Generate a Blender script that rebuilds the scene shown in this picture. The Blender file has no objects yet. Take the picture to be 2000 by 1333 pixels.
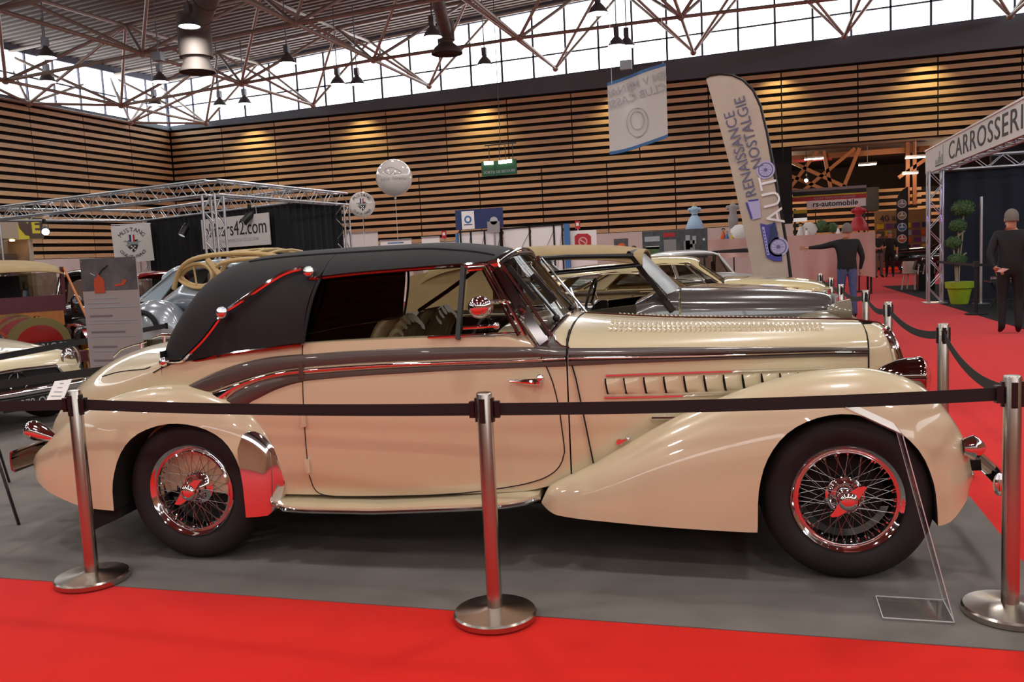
import bpy, bmesh, math, random
from math import sin, cos, pi, radians, sqrt, atan2
from mathutils import Vector, Matrix, Euler
random.seed(7)
S = bpy.context.scene
COL = S.collection
# ------------------------------------------------------------------ camera, world, light, exposure
cam_d = bpy.data.cameras.new('camera'); cam = bpy.data.objects.new('camera', cam_d); COL.objects.link(cam)
cam_d.sensor_width = 36.0; cam_d.lens = 36.0*1700/2000; cam_d.clip_start = .05; cam_d.clip_end = 300
cam.matrix_world = Matrix(((.9609, .0183, .2764, 0), (.2729, .1096, -.9558, 0), (-.0475, .9938, .1009, 1.54), (0, 0, 0, 1)))
S.camera = cam
S.view_settings.view_transform = 'Standard'; S.view_settings.look = 'None'
S.view_settings.gamma = 1.0; S.view_settings.use_curve_mapping = False
S.view_settings.exposure = -0.15
W = bpy.data.worlds.new('overcast'); S.world = W; W.use_nodes = True
W.node_tree.nodes['Background'].inputs[0].default_value = (.85, .92, 1, 1)
W.node_tree.nodes['Background'].inputs[1].default_value = 1.5
PANE = 4.5          # daylight through the clerestory panes
BAY = 130.0         # watts of one high-bay lamp
def light(name, kind, loc, power, col=(1, 1, 1), size=.5, aim=None, spot=None, blend=.6):
    d = bpy.data.lights.new(name, kind); d.energy = power; d.color = col
    if kind == 'AREA': d.shape = 'DISK'; d.size = size
    else: d.shadow_soft_size = size
    if spot: d.spot_size = radians(spot); d.spot_blend = blend
    o = bpy.data.objects.new(name, d); COL.objects.link(o); o.location = loc
    if aim is not None:
        o.rotation_euler = (Vector(aim)-Vector(loc)).to_track_quat('-Z', 'Y').to_euler()
    return o
for ix in range(5):                       # the hall's rows of high-bay lamps over and behind the camera
    for iy in range(5):
        light('bay_light', 'AREA', (-14.7+5.35*ix, -9+5.4*iy, 7.9), BAY, (1, .95, .92), .6)
for p in [(-14.65, 20.94), (-20.4, 22.0), (-14.65, 26.0), (-9.2, 25.0), (-4.2, 24.6), (-9, 20.5), (-3.8, 19.8)]:
    light('bay_light', 'AREA', (p[0], p[1], 7.93), BAY, (1, .95, .95), .5)
for x in (-21.6, -16.3, -10.9, -5.2, .7, 5.8):
    light('wall_wash', 'SPOT', (x, 34.1, 8.1), 300, (1, .78, .36), .05, (x, 34.75, 5.5), 100, 1.0)
# ------------------------------------------------------------------ helpers
def lin(h):
    h = h.lstrip('#'); r = []
    for i in (0, 2, 4):
        c = int(h[i:i+2], 16)/255; r.append(c/12.92 if c <= .04045 else ((c+.055)/1.055)**2.4)
    return (*r, 1)
MATS = {}
def mat(name, col, rough=.5, metal=0, coat=0, var=0, vs=4, bump=0, bs=40, emit=0, alpha=1, stretch=None, col2=None, rnd=0, spec=.5, bw=None):
    """one procedural principled material; var = noise colour variation towards col2, rnd = per object variation"""
    m = bpy.data.materials.new(name); m.use_nodes = True; MATS[name] = m
    nt = m.node_tree; b = nt.nodes['Principled BSDF']; L = nt.links.new
    c = lin(col) if isinstance(col, str) else (*col, 1)
    b.inputs['Base Color'].default_value = c
    b.inputs['Roughness'].default_value = rough; b.inputs['Metallic'].default_value = metal
    b.inputs['Coat Weight'].default_value = coat; b.inputs['Coat Roughness'].default_value = .03
    b.inputs['Specular IOR Level'].default_value = spec
    if emit: b.inputs['Emission Color'].default_value = c; b.inputs['Emission Strength'].default_value = emit
    if alpha < 1: b.inputs['Alpha'].default_value = alpha
    if var or bump:
        tc = nt.nodes.new('ShaderNodeTexCoord'); mp = nt.nodes.new('ShaderNodeMapping'); L(tc.outputs['Object'], mp.inputs[0])
        if stretch: mp.inputs['Scale'].default_value = stretch
    last = None
    if var:
        n = nt.nodes.new('ShaderNodeTexNoise'); n.inputs['Scale'].default_value = vs; n.inputs['Detail'].default_value = 5; L(mp.outputs[0], n.inputs[0])
        r = nt.nodes.new('ShaderNodeMapRange'); r.inputs[1].default_value = .3; r.inputs[2].default_value = .7; r.inputs[4].default_value = var; L(n.outputs[0], r.inputs[0])
        mx = nt.nodes.new('ShaderNodeMix'); mx.data_type = 'RGBA'; L(r.outputs[0], mx.inputs[0])
        mx.inputs[6].default_value = c; mx.inputs[7].default_value = lin(col2) if col2 else (c[0]*.4, c[1]*.4, c[2]*.4, 1)
        last = mx.outputs[2]
    if rnd:
        oi = nt.nodes.new('ShaderNodeObjectInfo'); hs = nt.nodes.new('ShaderNodeHueSaturation')
        r = nt.nodes.new('ShaderNodeMapRange'); r.inputs[3].default_value = 1-rnd; r.inputs[4].default_value = 1+rnd; L(oi.outputs['Random'], r.inputs[0]); L(r.outputs[0], hs.inputs['Value'])
        if last: L(last, hs.inputs['Color'])
        else: hs.inputs['Color'].default_value = c
        last = hs.outputs[0]
    if last: L(last, b.inputs['Base Color'])
    if bump:
        n = nt.nodes.new('ShaderNodeTexNoise'); n.inputs['Scale'].default_value = bs; n.inputs['Detail'].default_value = 3; L(mp.outputs[0], n.inputs[0])
        bp = nt.nodes.new('ShaderNodeBump'); bp.inputs['Strength'].default_value = bump; bp.inputs['Distance'].default_value = .01; L(n.outputs[0], bp.inputs['Height']); L(bp.outputs[0], b.inputs['Normal'])
    return m
def glass(name, tint, fac=.12, rough=.02):
    """thin sheet glass: clear with a fresnel-like gloss"""
    m = bpy.data.materials.new(name); m.use_nodes = True; nt = m.node_tree; nt.nodes.remove(nt.nodes['Principled BSDF'])
    t = nt.nodes.new('ShaderNodeBsdfTransparent'); t.inputs[0].default_value = (*tint, 1)
    g = nt.nodes.new('ShaderNodeBsdfGlossy'); g.inputs['Roughness'].default_value = rough
    lw = nt.nodes.new('ShaderNodeLayerWeight'); lw.inputs[0].default_value = .3
    r = nt.nodes.new('ShaderNodeMapRange'); r.inputs[3].default_value = fac*.5; r.inputs[4].default_value = min(1, fac*5)
    pw = nt.nodes.new('ShaderNodeMath'); pw.operation = 'POWER'; pw.inputs[1].default_value = 2.5
    x = nt.nodes.new('ShaderNodeMixShader'); nt.links.new(lw.outputs['Facing'], pw.inputs[0]); nt.links.new(pw.outputs[0], r.inputs[0]); nt.links.new(r.outputs[0], x.inputs[0])
    nt.links.new(t.outputs[0], x.inputs[1]); nt.links.new(g.outputs[0], x.inputs[2]); nt.links.new(x.outputs[0], nt.nodes['Material Output'].inputs[0])
    MATS[name] = m; return m
class MB:
    def __init__(s): s.v = []; s.f = []; s.i = []
    def add(s, vs, fs, mi=0):
        o = len(s.v); s.v += [tuple(v) for v in vs]
        for f in fs: s.f.append(tuple(o+k for k in f)); s.i.append(mi)
        return s
    def box(s, c, d, rot=None, mi=0):
        x, y, z = d[0]/2, d[1]/2, d[2]/2
        p = [Vector((a*x, b*y, e*z)) for a in (-1, 1) for b in (-1, 1) for e in (-1, 1)]
        if rot is not None:
            R = Euler(rot).to_matrix() if not isinstance(rot, Matrix) else rot
            p = [R @ q for q in p]
        c = Vector(c)
        return s.add([q+c for q in p], [(0, 1, 3, 2), (4, 6, 7, 5), (0, 4, 5, 1), (2, 3, 7, 6), (0, 2, 6, 4), (1, 5, 7, 3)], mi)
    def bar(s, a, b, w, h=None, up=(0, 0, 1), mi=0):
        a, b = Vector(a), Vector(b); d = b-a; L = d.length; z = d.normalized(); u = Vector(up)
        if abs(z.dot(u)) > .98: u = Vector((1, 0, 0))
        x = u.cross(z).normalized(); y = z.cross(x)
        return s.box((a+b)/2, (w, h or w, L), Matrix((x, y, z)).transposed(), mi)
    def tube(s, pts, r, n=8, closed=False, caps=True, mi=0, flat=1.0, up=None):
        pts = [Vector(p) for p in pts]; m = len(pts); rs = r if isinstance(r, (list, tuple)) else [r]*m
        vs = []; fs = []; prev = None
        for k in range(m):
            if closed: t = pts[(k+1) % m]-pts[k-1]
            else: t = pts[min(k+1, m-1)]-pts[max(k-1, 0)]
            t.normalize()
            if up is not None: x = Vector(up).cross(t)
            elif prev is None: x = Vector((0, 0, 1)).cross(t) if abs(t.z) < .95 else Vector((1, 0, 0)).cross(t)
            else: x = prev-t*prev.dot(t)
            x.normalize(); y = t.cross(x); prev = x
            for j in range(n):
                a = 2*pi*j/n; vs.append(pts[k]+(x*cos(a)*flat+y*sin(a))*rs[k])
        for k in range(m if closed else m-1):
            for j in range(n):
                a, b = k*n, ((k+1) % m)*n; fs.append((a+j, a+(j+1) % n, b+(j+1) % n, b+j))
        if caps and not closed: fs.append(tuple(range(n-1, -1, -1))); fs.append(tuple((m-1)*n+j for j in range(n)))
        return s.add(vs, fs, mi)
    def cyl(s, a, b, r, r2=None, n=12, mi=0): return s.tube([a, b], [r, r if r2 is None else r2], n, mi=mi)
    def lathe(s, prof, n=24, o=(0, 0, 0), ax='z', mi=0, caps=False):
        o = Vector(o); vs = []; fs = []
        for r, h in prof:
            for j in range(n):
                a = 2*pi*j/n; p = (r*cos(a), r*sin(a), h)
                if ax == 'y': p = (r*cos(a), h, r*sin(a))
                if ax == 'x': p = (h, r*cos(a), r*sin(a))
                vs.append(o+Vector(p))
        for k in range(len(prof)-1):
            for j in range(n): fs.append((k*n+j, k*n+(j+1) % n, (k+1)*n+(j+1) % n, (k+1)*n+j))
        if caps: fs.append(tuple(range(n))); fs.append(tuple((len(prof)-1)*n+j for j in range(n)))
        return s.add(vs, fs, mi)
    def ball(s, c, r, sc=(1, 1, 1), n=12, m=8, rot=None, mi=0):
        vs = []; fs = []; c = Vector(c); R = Euler(rot).to_matrix() if rot else Matrix.Identity(3)
        for i in range(m+1):
            t = pi*i/m
            for j in range(n):
                a = 2*pi*j/n; vs.append(c+R @ Vector((r*sc[0]*sin(t)*cos(a), r*sc[1]*sin(t)*sin(a), r*sc[2]*cos(t))))
        for i in range(m):
            for j in range(n): fs.append((i*n+j, (i+1)*n+j, (i+1)*n+(j+1) % n, i*n+(j+1) % n))
        return s.add(vs, fs, mi)
    def grid(s, fn, nu, nv, cu=False, mi=0, flip=False):
        vs = [fn(i/(nu if cu else nu-1), j/(nv-1)) for i in range(nu) for j in range(nv)]; fs = []
        for i in range(nu if cu else nu-1):
            for j in range(nv-1):
                a, b = i*nv+j, ((i+1) % nu)*nv+j; q = (a, b, b+1, a+1); fs.append(q[::-1] if flip else q)
        return s.add(vs, fs, mi)
    def loft(s, secs, ring=False, caps=False, mi=0):
        n = len(secs[0]); vs = [p for q in secs for p in q]; fs = []
        for k in range(len(secs)-1):
            for j in range(n if ring else n-1):
                a, b = k*n+j, k*n+(j+1) % n; fs.append((a, b, b+n, a+n))
        if caps: fs.append(tuple(range(n))[::-1]); fs.append(tuple((len(secs)-1)*n+j for j in range(n)))
        return s.add(vs, fs, mi)
    def prism(s, pts, a, b, mi=0):
        """outline of 3-D points moved by vectors a and b"""
        n = len(pts); a, b = Vector(a), Vector(b)
        vs = [Vector(p)+a for p in pts]+[Vector(p)+b for p in pts]
        return s.add(vs, [tuple(range(n))[::-1], tuple(range(n, 2*n))]+[(k, (k+1) % n, n+(k+1) % n, n+k) for k in range(n)], mi)
    def mesh(s, name, mats, smooth=35, merge=True, recalc=True, solid=0):
        me = bpy.data.meshes.new(name); me.from_pydata(s.v, [], s.f)
        for m in (mats if isinstance(mats, (list, tuple)) else [mats]): me.materials.append(MATS[m] if isinstance(m, str) else m)
        me.polygons.foreach_set('material_index', s.i)
        bm = bmesh.new(); bm.from_mesh(me)
        if merge: bmesh.ops.remove_doubles(bm, verts=bm.verts, dist=1e-5); bmesh.ops.dissolve_degenerate(bm, edges=bm.edges, dist=1e-6)
        if solid: bmesh.ops.recalc_face_normals(bm, faces=bm.faces); bmesh.ops.solidify(bm, geom=bm.faces[:], thickness=solid)
        if recalc: bmesh.ops.recalc_face_normals(bm, faces=bm.faces)
        bm.to_mesh(me); bm.free()
        if smooth: me.shade_smooth(); me.set_sharp_from_angle(angle=radians(smooth))
        me.update(); return me
    def build(s, name, mats, parent=None, smooth=35, **k):
        return obj(name, s.mesh(name, mats, smooth, **k), parent)
def obj(name, me, parent=None):
    o = bpy.data.objects.new(name, me); COL.objects.link(o)
    if parent is not None: o.parent = parent
    return o
def tag(o, label=None, cat=None, group=None, kind=None):
    if label: o['label'] = label
    if cat: o['category'] = cat
    if group: o['group'] = group
    if kind: o['kind'] = kind
    return o
def thing(name, label, cat, loc=(0, 0, 0), rz=0, group=None):
    o = bpy.data.objects.new(name, None); COL.objects.link(o); o.location = loc; o.rotation_euler = (0, 0, rz); o.empty_display_size = .1
    return tag(o, label, cat, group)
def dup(o, loc=None, rz=None, label=None, parent=None):
    c = o.copy(); COL.objects.link(c); c.parent = parent
    if loc is not None: c.location = loc
    if rz is not None: c.rotation_euler = (0, 0, rz)
    if label: c['label'] = label
    for k in list(o.children): dup(k, parent=c)
    return c
def text(name, s, size, m, M, parent=None, depth=.002, align='CENTER', sx=1.0, bold=0, space=1.0):
    """flat lettering; M maps the text plane (x right, y up) into its parent's space"""
    cu = bpy.data.curves.new(name, 'FONT'); cu.body = s; cu.size = size; cu.align_x = align; cu.align_y = 'CENTER'; cu.extrude = depth; cu.offset = bold; cu.space_character = space; cu.resolution_u = 3
    t = bpy.data.objects.new('tmp', cu); COL.objects.link(t); bpy.context.view_layer.update()
    me = bpy.data.meshes.new_from_object(t.evaluated_get(bpy.context.evaluated_depsgraph_get())); bpy.data.objects.remove(t); bpy.data.curves.remove(cu)
    me.transform(M @ Matrix.Diagonal((sx, 1, 1, 1))); me.materials.clear(); me.materials.append(MATS[m])
    return obj(name, me, parent)
def plane_m(o, x, y):
    """matrix with text x along x, text y along y, origin o"""
    x, y = Vector(x).normalized(), Vector(y).normalized(); z = x.cross(y).normalized(); y = z.cross(x)
    M = Matrix((x, y, z)).transposed().to_4x4(); M.translation = Vector(o); return M
def itp(tab, x):
    n = len(tab)
    if x <= tab[0][0]: return tab[0][1]
    if x >= tab[-1][0]: return tab[-1][1]
    i = max(k for k in range(n-1) if tab[k][0] <= x)
    def sl(k):
        if k <= 0 or k >= n-1:
            k = min(max(k, 0), n-2); return (tab[k+1][1]-tab[k][1])/(tab[k+1][0]-tab[k][0])
        a = (tab[k][1]-tab[k-1][1])/(tab[k][0]-tab[k-1][0]); b = (tab[k+1][1]-tab[k][1])/(tab[k+1][0]-tab[k][0])
        return 0 if a*b <= 0 else 2*a*b/(a+b)
    h = tab[i+1][0]-tab[i][0]; t = (x-tab[i][0])/h; a, b = sl(i), sl(i+1)
    return (2*t**3-3*t*t+1)*tab[i][1]+(t**3-2*t*t+t)*h*a+(-2*t**3+3*t*t)*tab[i+1][1]+(t**3-t*t)*h*b
def lerp(tab, x):
    if x <= tab[0][0]: return tab[0][1]
    for a, b in zip(tab, tab[1:]):
        if x <= b[0]: return a[1]+(b[1]-a[1])*(x-a[0])/max(b[0]-a[0], 1e-9)
    return tab[-1][1]
def rng(a, b, n): return [a+(b-a)*k/(n-1) for k in range(n)]
# ------------------------------------------------------------------ materials
mat('cream_paint', '#cec09e', .28, coat=1)
mat('brown_paint', '#4d423d', .35, coat=.45)
mat('chrome', '#e6e6e8', .05, 1)
mat('spoke_steel', '#a9a6a4', .22, 1)
mat('dark_chrome', '#8d8380', .06, 1)
mat('steel', '#b9b2a8', .24, 1, bump=.03, bs=30, stretch=(1, 1, .02))
mat('alu', '#c6c8cc', .32, .9)
mat('black_cloth', '#17171a', .85, bump=.15, bs=300)
mat('belt_black', '#0c0b0c', .7, bump=.1, bs=200)
mat('black_plastic', '#101012', .4)
mat('dark_void', '#050505', .8)
mat('rubber', '#171212', .75, bump=.05, bs=60)
mat('leather', '#8d7b5a', .4, var=.4, vs=6)
mat('red_carpet', '#d2271c', .95, var=.25, vs=1.2, bump=.25, bs=500, spec=.1, col2='#b81a18')
for k_, v_ in (('Sheen Weight', .30), ('Sheen Roughness', .22), ('Sheen Tint', (1, .7, .9, 1))): MATS['red_carpet'].node_tree.nodes['Principled BSDF'].inputs[k_].default_value = v_  # carpet fuzz sheen, tinted pink to imitate cool light and haze
mat('grey_carpet', '#797570', .95, var=.6, vs=2.6, bump=.35, bs=450, spec=.1, col2='#605c57')
mat('dark_carpet', '#2f2f31', .95, var=.4, vs=2, bump=.3, bs=450, spec=.1)
mat('slat_wood', '#d2b083', .5, var=.5, vs=3, stretch=(.25, 3, 6), rnd=.14, col2='#ae8a60')
mat('dark_wall', '#0d0e12', .9)
mat('steel_band', '#66737e', .6, var=.2, vs=1)
mat('white_panel', '#cfcbc6', .6, var=.1, vs=2)
mat('deck', '#7d736b', .6, var=.3, vs=.6)
mat('truss_steel', '#a3978e', .45, .3)
mat('duct_metal', '#6a625b', .7, .0, var=.2, vs=2)
mat('pane_light', (.93, .97, 1), .4, emit=PANE)
mat('mullion', '#56586a', .6)
mat('lamp_glow', (1, .93, .97), .4, emit=14)
mat('lamp_metal', '#7b7c82', .4, .4)
glass('car_glass', (.80, .80, .76), .10)
glass('dark_glass', (.55, .52, .47), .10)
glass('clear_sheet', (.95, .95, .94), .10)
glass('reflection_glass', (.5, .5, .49), .5, .3)  # last glass is greyed and blurred to imitate a pale reflection
# ------------------------------------------------------------------ the hall
XL, YB = -26.0, 35.0
def roof_z(x, y): return 10.1+.066*(x-XL)+.03*(y-YB)
fl = MB().box((2, 24, -.1), (60, 96, .2)).build('floor', 'red_carpet', smooth=0); tag(fl, kind='structure')
def carpet(label, pts, m):
    o = MB().prism([(x, y, 0) for x, y in pts], (0, 0, .0005), (0, 0, .004)).build('carpet', m, smooth=0)
    return tag(o, label, 'carpet')
carpet('grey carpet of the stand under the cream cabriolet and the other old cars', [(-25.5, 3.43), (1.144, 3.43), (1.144, 26), (-25.5, 26)], 'grey_carpet')
carpet('dark grey carpet of the stand with the topiary and black drape', [(4.05, 8.0), (3.83, 16.1), (3.52, 28.5), (12, 28.9), (12, 8)], 'dark_carpet')
def slat_wall(name, x0, x1, to3, skip=lambda a, z: False):
    """dark backing with separate wooden boards; to3 maps (along, out, z) to the hall"""
    P, H = .2865, .163
    w = MB()
    return P, H
slat_me = MB().box((0, 0, 0), (2.635, .05, .156)).mesh('slat', 'slat_wood', 0)
slat_half = MB().box((0, 0, 0), (1.32, .05, .156)).mesh('slat', 'slat_wood', 0)
slat_y = MB().box((0, 0, 0), (.05, 2.635, .156)).mesh('slat', 'slat_wood', 0)
wb = MB()
for a, b, z0, z1 in [(XL-.5, 1.2, 0, 8.3), (1.2, 8.0, 5.0, 8.3), (8.0, 26, 0, 8.3)]:
    wb.box(((a+b)/2, YB+.30, (z0+z1)/2), (b-a, .3, z1-z0))
wb = tag(wb.build('wall_back', 'dark_wall', smooth=0), kind='structure')
wl = tag(MB().box((XL-.30, 7, 4.15), (.3, 57, 8.3)).build('wall_left', 'dark_wall', smooth=0), kind='structure')
for k in range(20):
    z = 2.16+.0825+.2865*k; sh = 0 if k >= 10 else 1.1
    for c in range(16):
        x = XL+.06+2.68*c+1.34-(1.34 if sh and c else 0); me_ = slat_me if c or not sh else slat_half
        if sh and not c: x -= .67
        if k < 10 and x+1.34 > 1.3: continue
        if x > 13: continue
        o = obj('slat', me_, wb); o.location = (x, YB, z)
    for c in range(7):
        y = YB-.04-2.68*c-1.34+(0 if k >= 10 else .0)
        o = obj('slat', slat_y, wl); o.location = (XL, y, z)
bd = tag(MB().box(((XL+1.2)/2, YB-.02, 1.07), (1.2-XL, .12, 2.14)).build('baseboard_back', 'white_panel', smooth=0), kind='structure')
bd = tag(MB().box((XL+.02, 20, 1.07), (.12, 29.8, 2.14)).build('baseboard_left', 'white_panel', smooth=0), kind='structure')
# steel band above the boards, rising slightly to the right, and the clerestory above it
def band_z(x): return 8.0+.0265*(x-XL)
tr = MB().prism([(XL, YB-.1, 7.86), (26, YB-.1, 7.86), (26, YB-.1, band_z(26)), (XL, YB-.1, band_z(XL))], (0, 0, 0), (0, .25, 0)).build('trim_1', 'steel_band', smooth=0); tag(tr, kind='structure')
tr = MB().box((XL, 7, 7.93), (.25, 56, .16)).build('trim_2', 'steel_band', smooth=0); tag(tr, kind='structure')
def clerestory(name, pts, z0f, z1f, n, rails):
    """row of panes between two hall corners, mullions and rails as parts"""
    a, b = Vector(pts[0]), Vector(pts[1]); d = (b-a)/n; nrm = Vector((-d.y, d.x)).normalized()
    w = MB(); P = lambda t, z, o=0: (a.x+d.x*t+nrm.x*o, a.y+d.y*t+nrm.y*o, z)
    fr = MB()
    fr.bar(P(0, z0f(0)+.02), P(n, z0f(n)+.02), .1, .1); fr.bar(P(0, z1f(0)), P(n, z1f(n)), .1, .25)
    root = tag(fr.build(name, 'mullion', smooth=0), kind='structure')
    for k in range(n):
        q = MB().prism([P(k+.02, z0f(k)), P(k+.98, z0f(k+1)), P(k+.98, z1f(k+1)), P(k+.02, z1f(k))], (nrm.x*.05, nrm.y*.05, 0), (nrm.x*.09, nrm.y*.09, 0))
        q.build('pane', 'pane_light', root, 0)
    for k in range(n+1):
        MB().bar(P(k, z0f(k)), P(k, z1f(k)), .05, .08).build('mullion', 'mullion', root, 0)
    for f in rails:
        MB().bar(P(0, z0f(0)+f), P(n, z0f(n)+f), .05, .06).build('glazing_rail', 'mullion', root, 0)
    return root
clerestory('window_1', [(XL, YB+.05), (26, YB+.05)], lambda k: band_z(XL+52*k/39), lambda k: roof_z(XL+52*k/39, YB), 39, [.9])
clerestory('window_2', [(XL-.05, -21), (XL-.05, YB)], lambda k: 8.0, lambda k: roof_z(XL, -21+56*k/42), 42, [.9])
# unseen sides of the hall behind and beside the camera
for n, c, d in [('wall_front', (0, -21.2, 4.3), (52, .3, 8.6)), ('wall_right', (26.2, 7, 4.6), (.3, 56, 9.2))]:
    tag(MB().box(c, d).build(n, 'slat_wood', smooth=0), kind='structure')
clerestory('window_3', [(26, -21), (XL, -21)], lambda k: 8.6, lambda k: roof_z(26-52*k/13, -21)-.05, 13, [])
clerestory('window_4', [(26, YB), (26, -21)], lambda k: 9.2, lambda k: roof_z(26, YB-56*k/14)-.05, 14, [])
# corrugated roof deck: real ribs
dk = MB(); n = 0
ys = []
y = -21.5
while y < YB+.5:
    for dy, dz in ((0, 0), (.14, 0), (.18, .09), (.32, .09)): ys.append((y+dy, dz))
    y += .36
vs = []
for yy, dz in ys:
    for x in (XL-.6, 26.6): vs.append((x, yy, roof_z(x, yy)+.1+dz))
dk.add(vs, [(2*k, 2*k+1, 2*k+3, 2*k+2) for k in range(len(ys)-1)])
ceil = tag(dk.build('ceiling', 'deck', smooth=0, merge=False, recalc=False), kind='structure')
# space frame under the deck
bar_me = MB().cyl((0, 0, 0), (0, 0, 1), 1, n=8).mesh('truss_bar', 'truss_steel', 40)
hub_me = MB().ball((0, 0, 0), .13, n=10, m=6).mesh('truss_hub', 'truss_steel', 40)
def rod(a, b, r, parent=ceil, me=bar_me, name='truss_bar'):
    a, b = Vector(a), Vector(b); o = obj(name, me, parent); o.location = a
    o.rotation_euler = (b-a).to_track_quat('Z', 'Y').to_euler(); o.scale = (r, r, (b-a).length); return o
LX = [-23.7+5.35*i for i in range(0, 8)]; LY = [34.5-5.4*j for j in range(0, 5)]
LZ = [7.95, 8.25, 8.54, 8.70, 8.76, 8.75, 8.82, 8.85]
low = {(i, j): Vector((x, y, LZ[i])) for i, x in enumerate(LX) for j, y in enumerate(LY)}
upn = {(i, j): Vector((LX[0]-2.67+5.35*i, LY[0]+2.7-5.4*j-(2.4 if j == 0 else 0), roof_z(LX[0]-2.67+5.35*i, LY[0]+2.7-5.4*j)-.15)) for i in range(9) for j in range(6)}
for (i, j), p in low.items():
    for a in (0, 1):
        for b in (0, 1):
            if (i+a, j+b) in upn: rod(p, upn[i+a, j+b], .055)
    if (i+1, j) in low and j: rod(p, low[i+1, j], .06)
    if (i, j+1) in low: rod(p, low[i, j+1], .06)
    o = obj('truss_hub', hub_me, ceil); o.location = p
for j, y in enumerate((32.1, 26.7, 21.3, 15.9)):        # row of nodes along the left wall
    p = Vector((-25.75, y, 7.85)); o = obj('truss_hub', hub_me, ceil); o.location = p
    for k, v in sorted(upn.items(), key=lambda q: (q[1]-p).length)[:4]: rod(p, v, .055)
    if j < 3: rod(p, Vector((-25.75, y-5.4, 7.85)), .05)
    rod(p, low[0, min(j, 4)], .05)
rest = MB()
for (i, j), p in upn.items():
    if (i+1, j) in upn: rest.cyl(p, upn[i+1, j], .06, n=6)
    if (i, j+1) in upn: rest.cyl(p, upn[i, j+1], .06, n=6)
tag(rest.build('upper_chord_bars', 'truss_steel', ceil), kind='stuff')
# ------------------------------------------------------------------ the cream cabriolet (local: x forward, -y its right side, towards the camera)
WB = [(-1.42, .10), (-1.3, .30), (-1.1, .42), (-.8, .53), (-.4, .64), (0, .715), (.4, .76), (.8, .775), (1.2, .77), (1.6, .735), (1.93, .665), (2.4, .545), (2.9, .41), (3.3, .285), (3.44, .235)]
ZS = [(-1.42, .44), (-1.3, .50), (-1.1, .62), (-.8, .76), (-.5, .88), (-.3, .98), (-.17, 1.03), (0, 1.055), (.2, 1.09), (.4, 1.113), (.6, 1.13), (1.2, 1.145), (1.6, 1.135), (1.8, 1.05), (1.93, 1.0), (3.44, .97)]
ZT = [(-1.42, .46), (-1.36, .60), (-1.25, .75), (-1.12, .87), (-.95, .985), (-.75, 1.065), (-.55, 1.105), (-.33, 1.125), (.2, 1.15), (1.2, 1.16), (1.6, 1.18), (1.75, 1.205), (1.93, 1.185), (2.2, 1.155), (2.8, 1.125), (3.44, 1.095)]
ZB = [(-1.42, .42), (-1.2, .36), (-.8, .33), (.4, .35), (1.7, .37), (2.0, .42), (3.44, .46)]
def side(x, z):
    w, zs, zt = itp(WB, x), itp(ZS, x), itp(ZT, x)
    k = .045 if x < 1.6 else max(.01, .045-(x-1.6)*.1)
    b = 1-k*((min(z, zs)-.70)/.4)**2
    if z > zs: b *= max(0, 1-((z-zs)/max(zt-zs, 1e-3))**2.3)**(1/2.3)
    return w*b
def section(x, open_top=False):
    """half section from sill to centre line on the near side"""
    zb, zs, zt = itp(ZB, x), itp(ZS, x), itp(ZT, x); p = [(x, 0, zb), (x, -.6*side(x, zb), zb)]
    for t in rng(0, 1, 9): z = zb+(zs-zb)*t; p.append((x, -side(x, z), z))
    for t in rng(0, 1, 11)[1:]:
        if open_top: p.append((x, -side(x, zs)+.05*min(1, t*3), zs+.004-.02*max(0, t-.3)))
        else:
            a = t*pi/2; z = zs+(zt-zs)*sin(a)**(2/2.3); p.append((x, -side(x, zs)*cos(a)**(2/2.3), z))
    return p
def mirrored(secs): return [[(x, -y, z) for x, y, z in s] for s in secs]
OX, OY, TH = -2.897, 4.600, radians(3.6)
car = thing('cabriolet', 'cream and brown prewar cabriolet with black soft top, wire wheels and long louvred bonnet', 'car', (OX, OY, .005), TH)
b = MB()
xs = rng(-1.42, -.26, 20)+[-.25]; s1 = [section(x) for x in xs]
s1 += [section(x, True) for x in rng(-.24, 1.61, 30)]; s1 += [section(x) for x in rng(1.62, 1.95, 7)]
b.loft(s1); b.loft(mirrored(s1))
b.build('body', 'cream_paint', car, 40)
h = MB(); s2 = [section(x) for x in rng(1.957, 3.385, 26)]; h.loft(s2); h.loft(mirrored(s2)); hood = h.build('bonnet', 'cream_paint', car, 40)
n_ = MB()                                           # nose shell in front of the bonnet
XF = [(.45, 3.62), (.70, 3.60), (.865, 3.585), (.96, 3.56), (1.03, 3.53), (1.066, 3.505), (1.095, 3.44)]
def nose(u, z, off=0):
    w = side(3.39, z); k = abs(u)
    return Vector((3.392+off+(itp(XF, z)-3.392)*(1-k**2.4)**(1/2.2), w*u, z))
n_.grid(lambda u, v: nose(2*u-1, .46+(1.09-.46)*v), 41, 24); n_.build('nose', 'cream_paint', car, 50)
g = MB()
for s in (-1, 1): g.tube([nose(s*.80, z, .010) for z in rng(.5, 1.055, 14)], .013, 8)
g.tube([nose(u, 1.062, .008) for u in rng(-.78, .78, 9)], .012, 8)
grl = g.build('grille', 'chrome', car)
for k in range(13):
    u = -.70+1.40*k/12; MB().tube([nose(u, z, .01) for z in rng(.5, 1.05, 9)], .006, 6).build('grille_bar', 'dark_chrome', grl)
MB().tube([nose(0, z, .016) for z in rng(.5, 1.085, 14)]+[(3.36, 0, 1.106), (3.0, 0, 1.122), (2.4, 0, 1.148), (1.96, 0, 1.186)], .008, 6).build('bonnet_hinge_strip', 'chrome', car)
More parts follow.
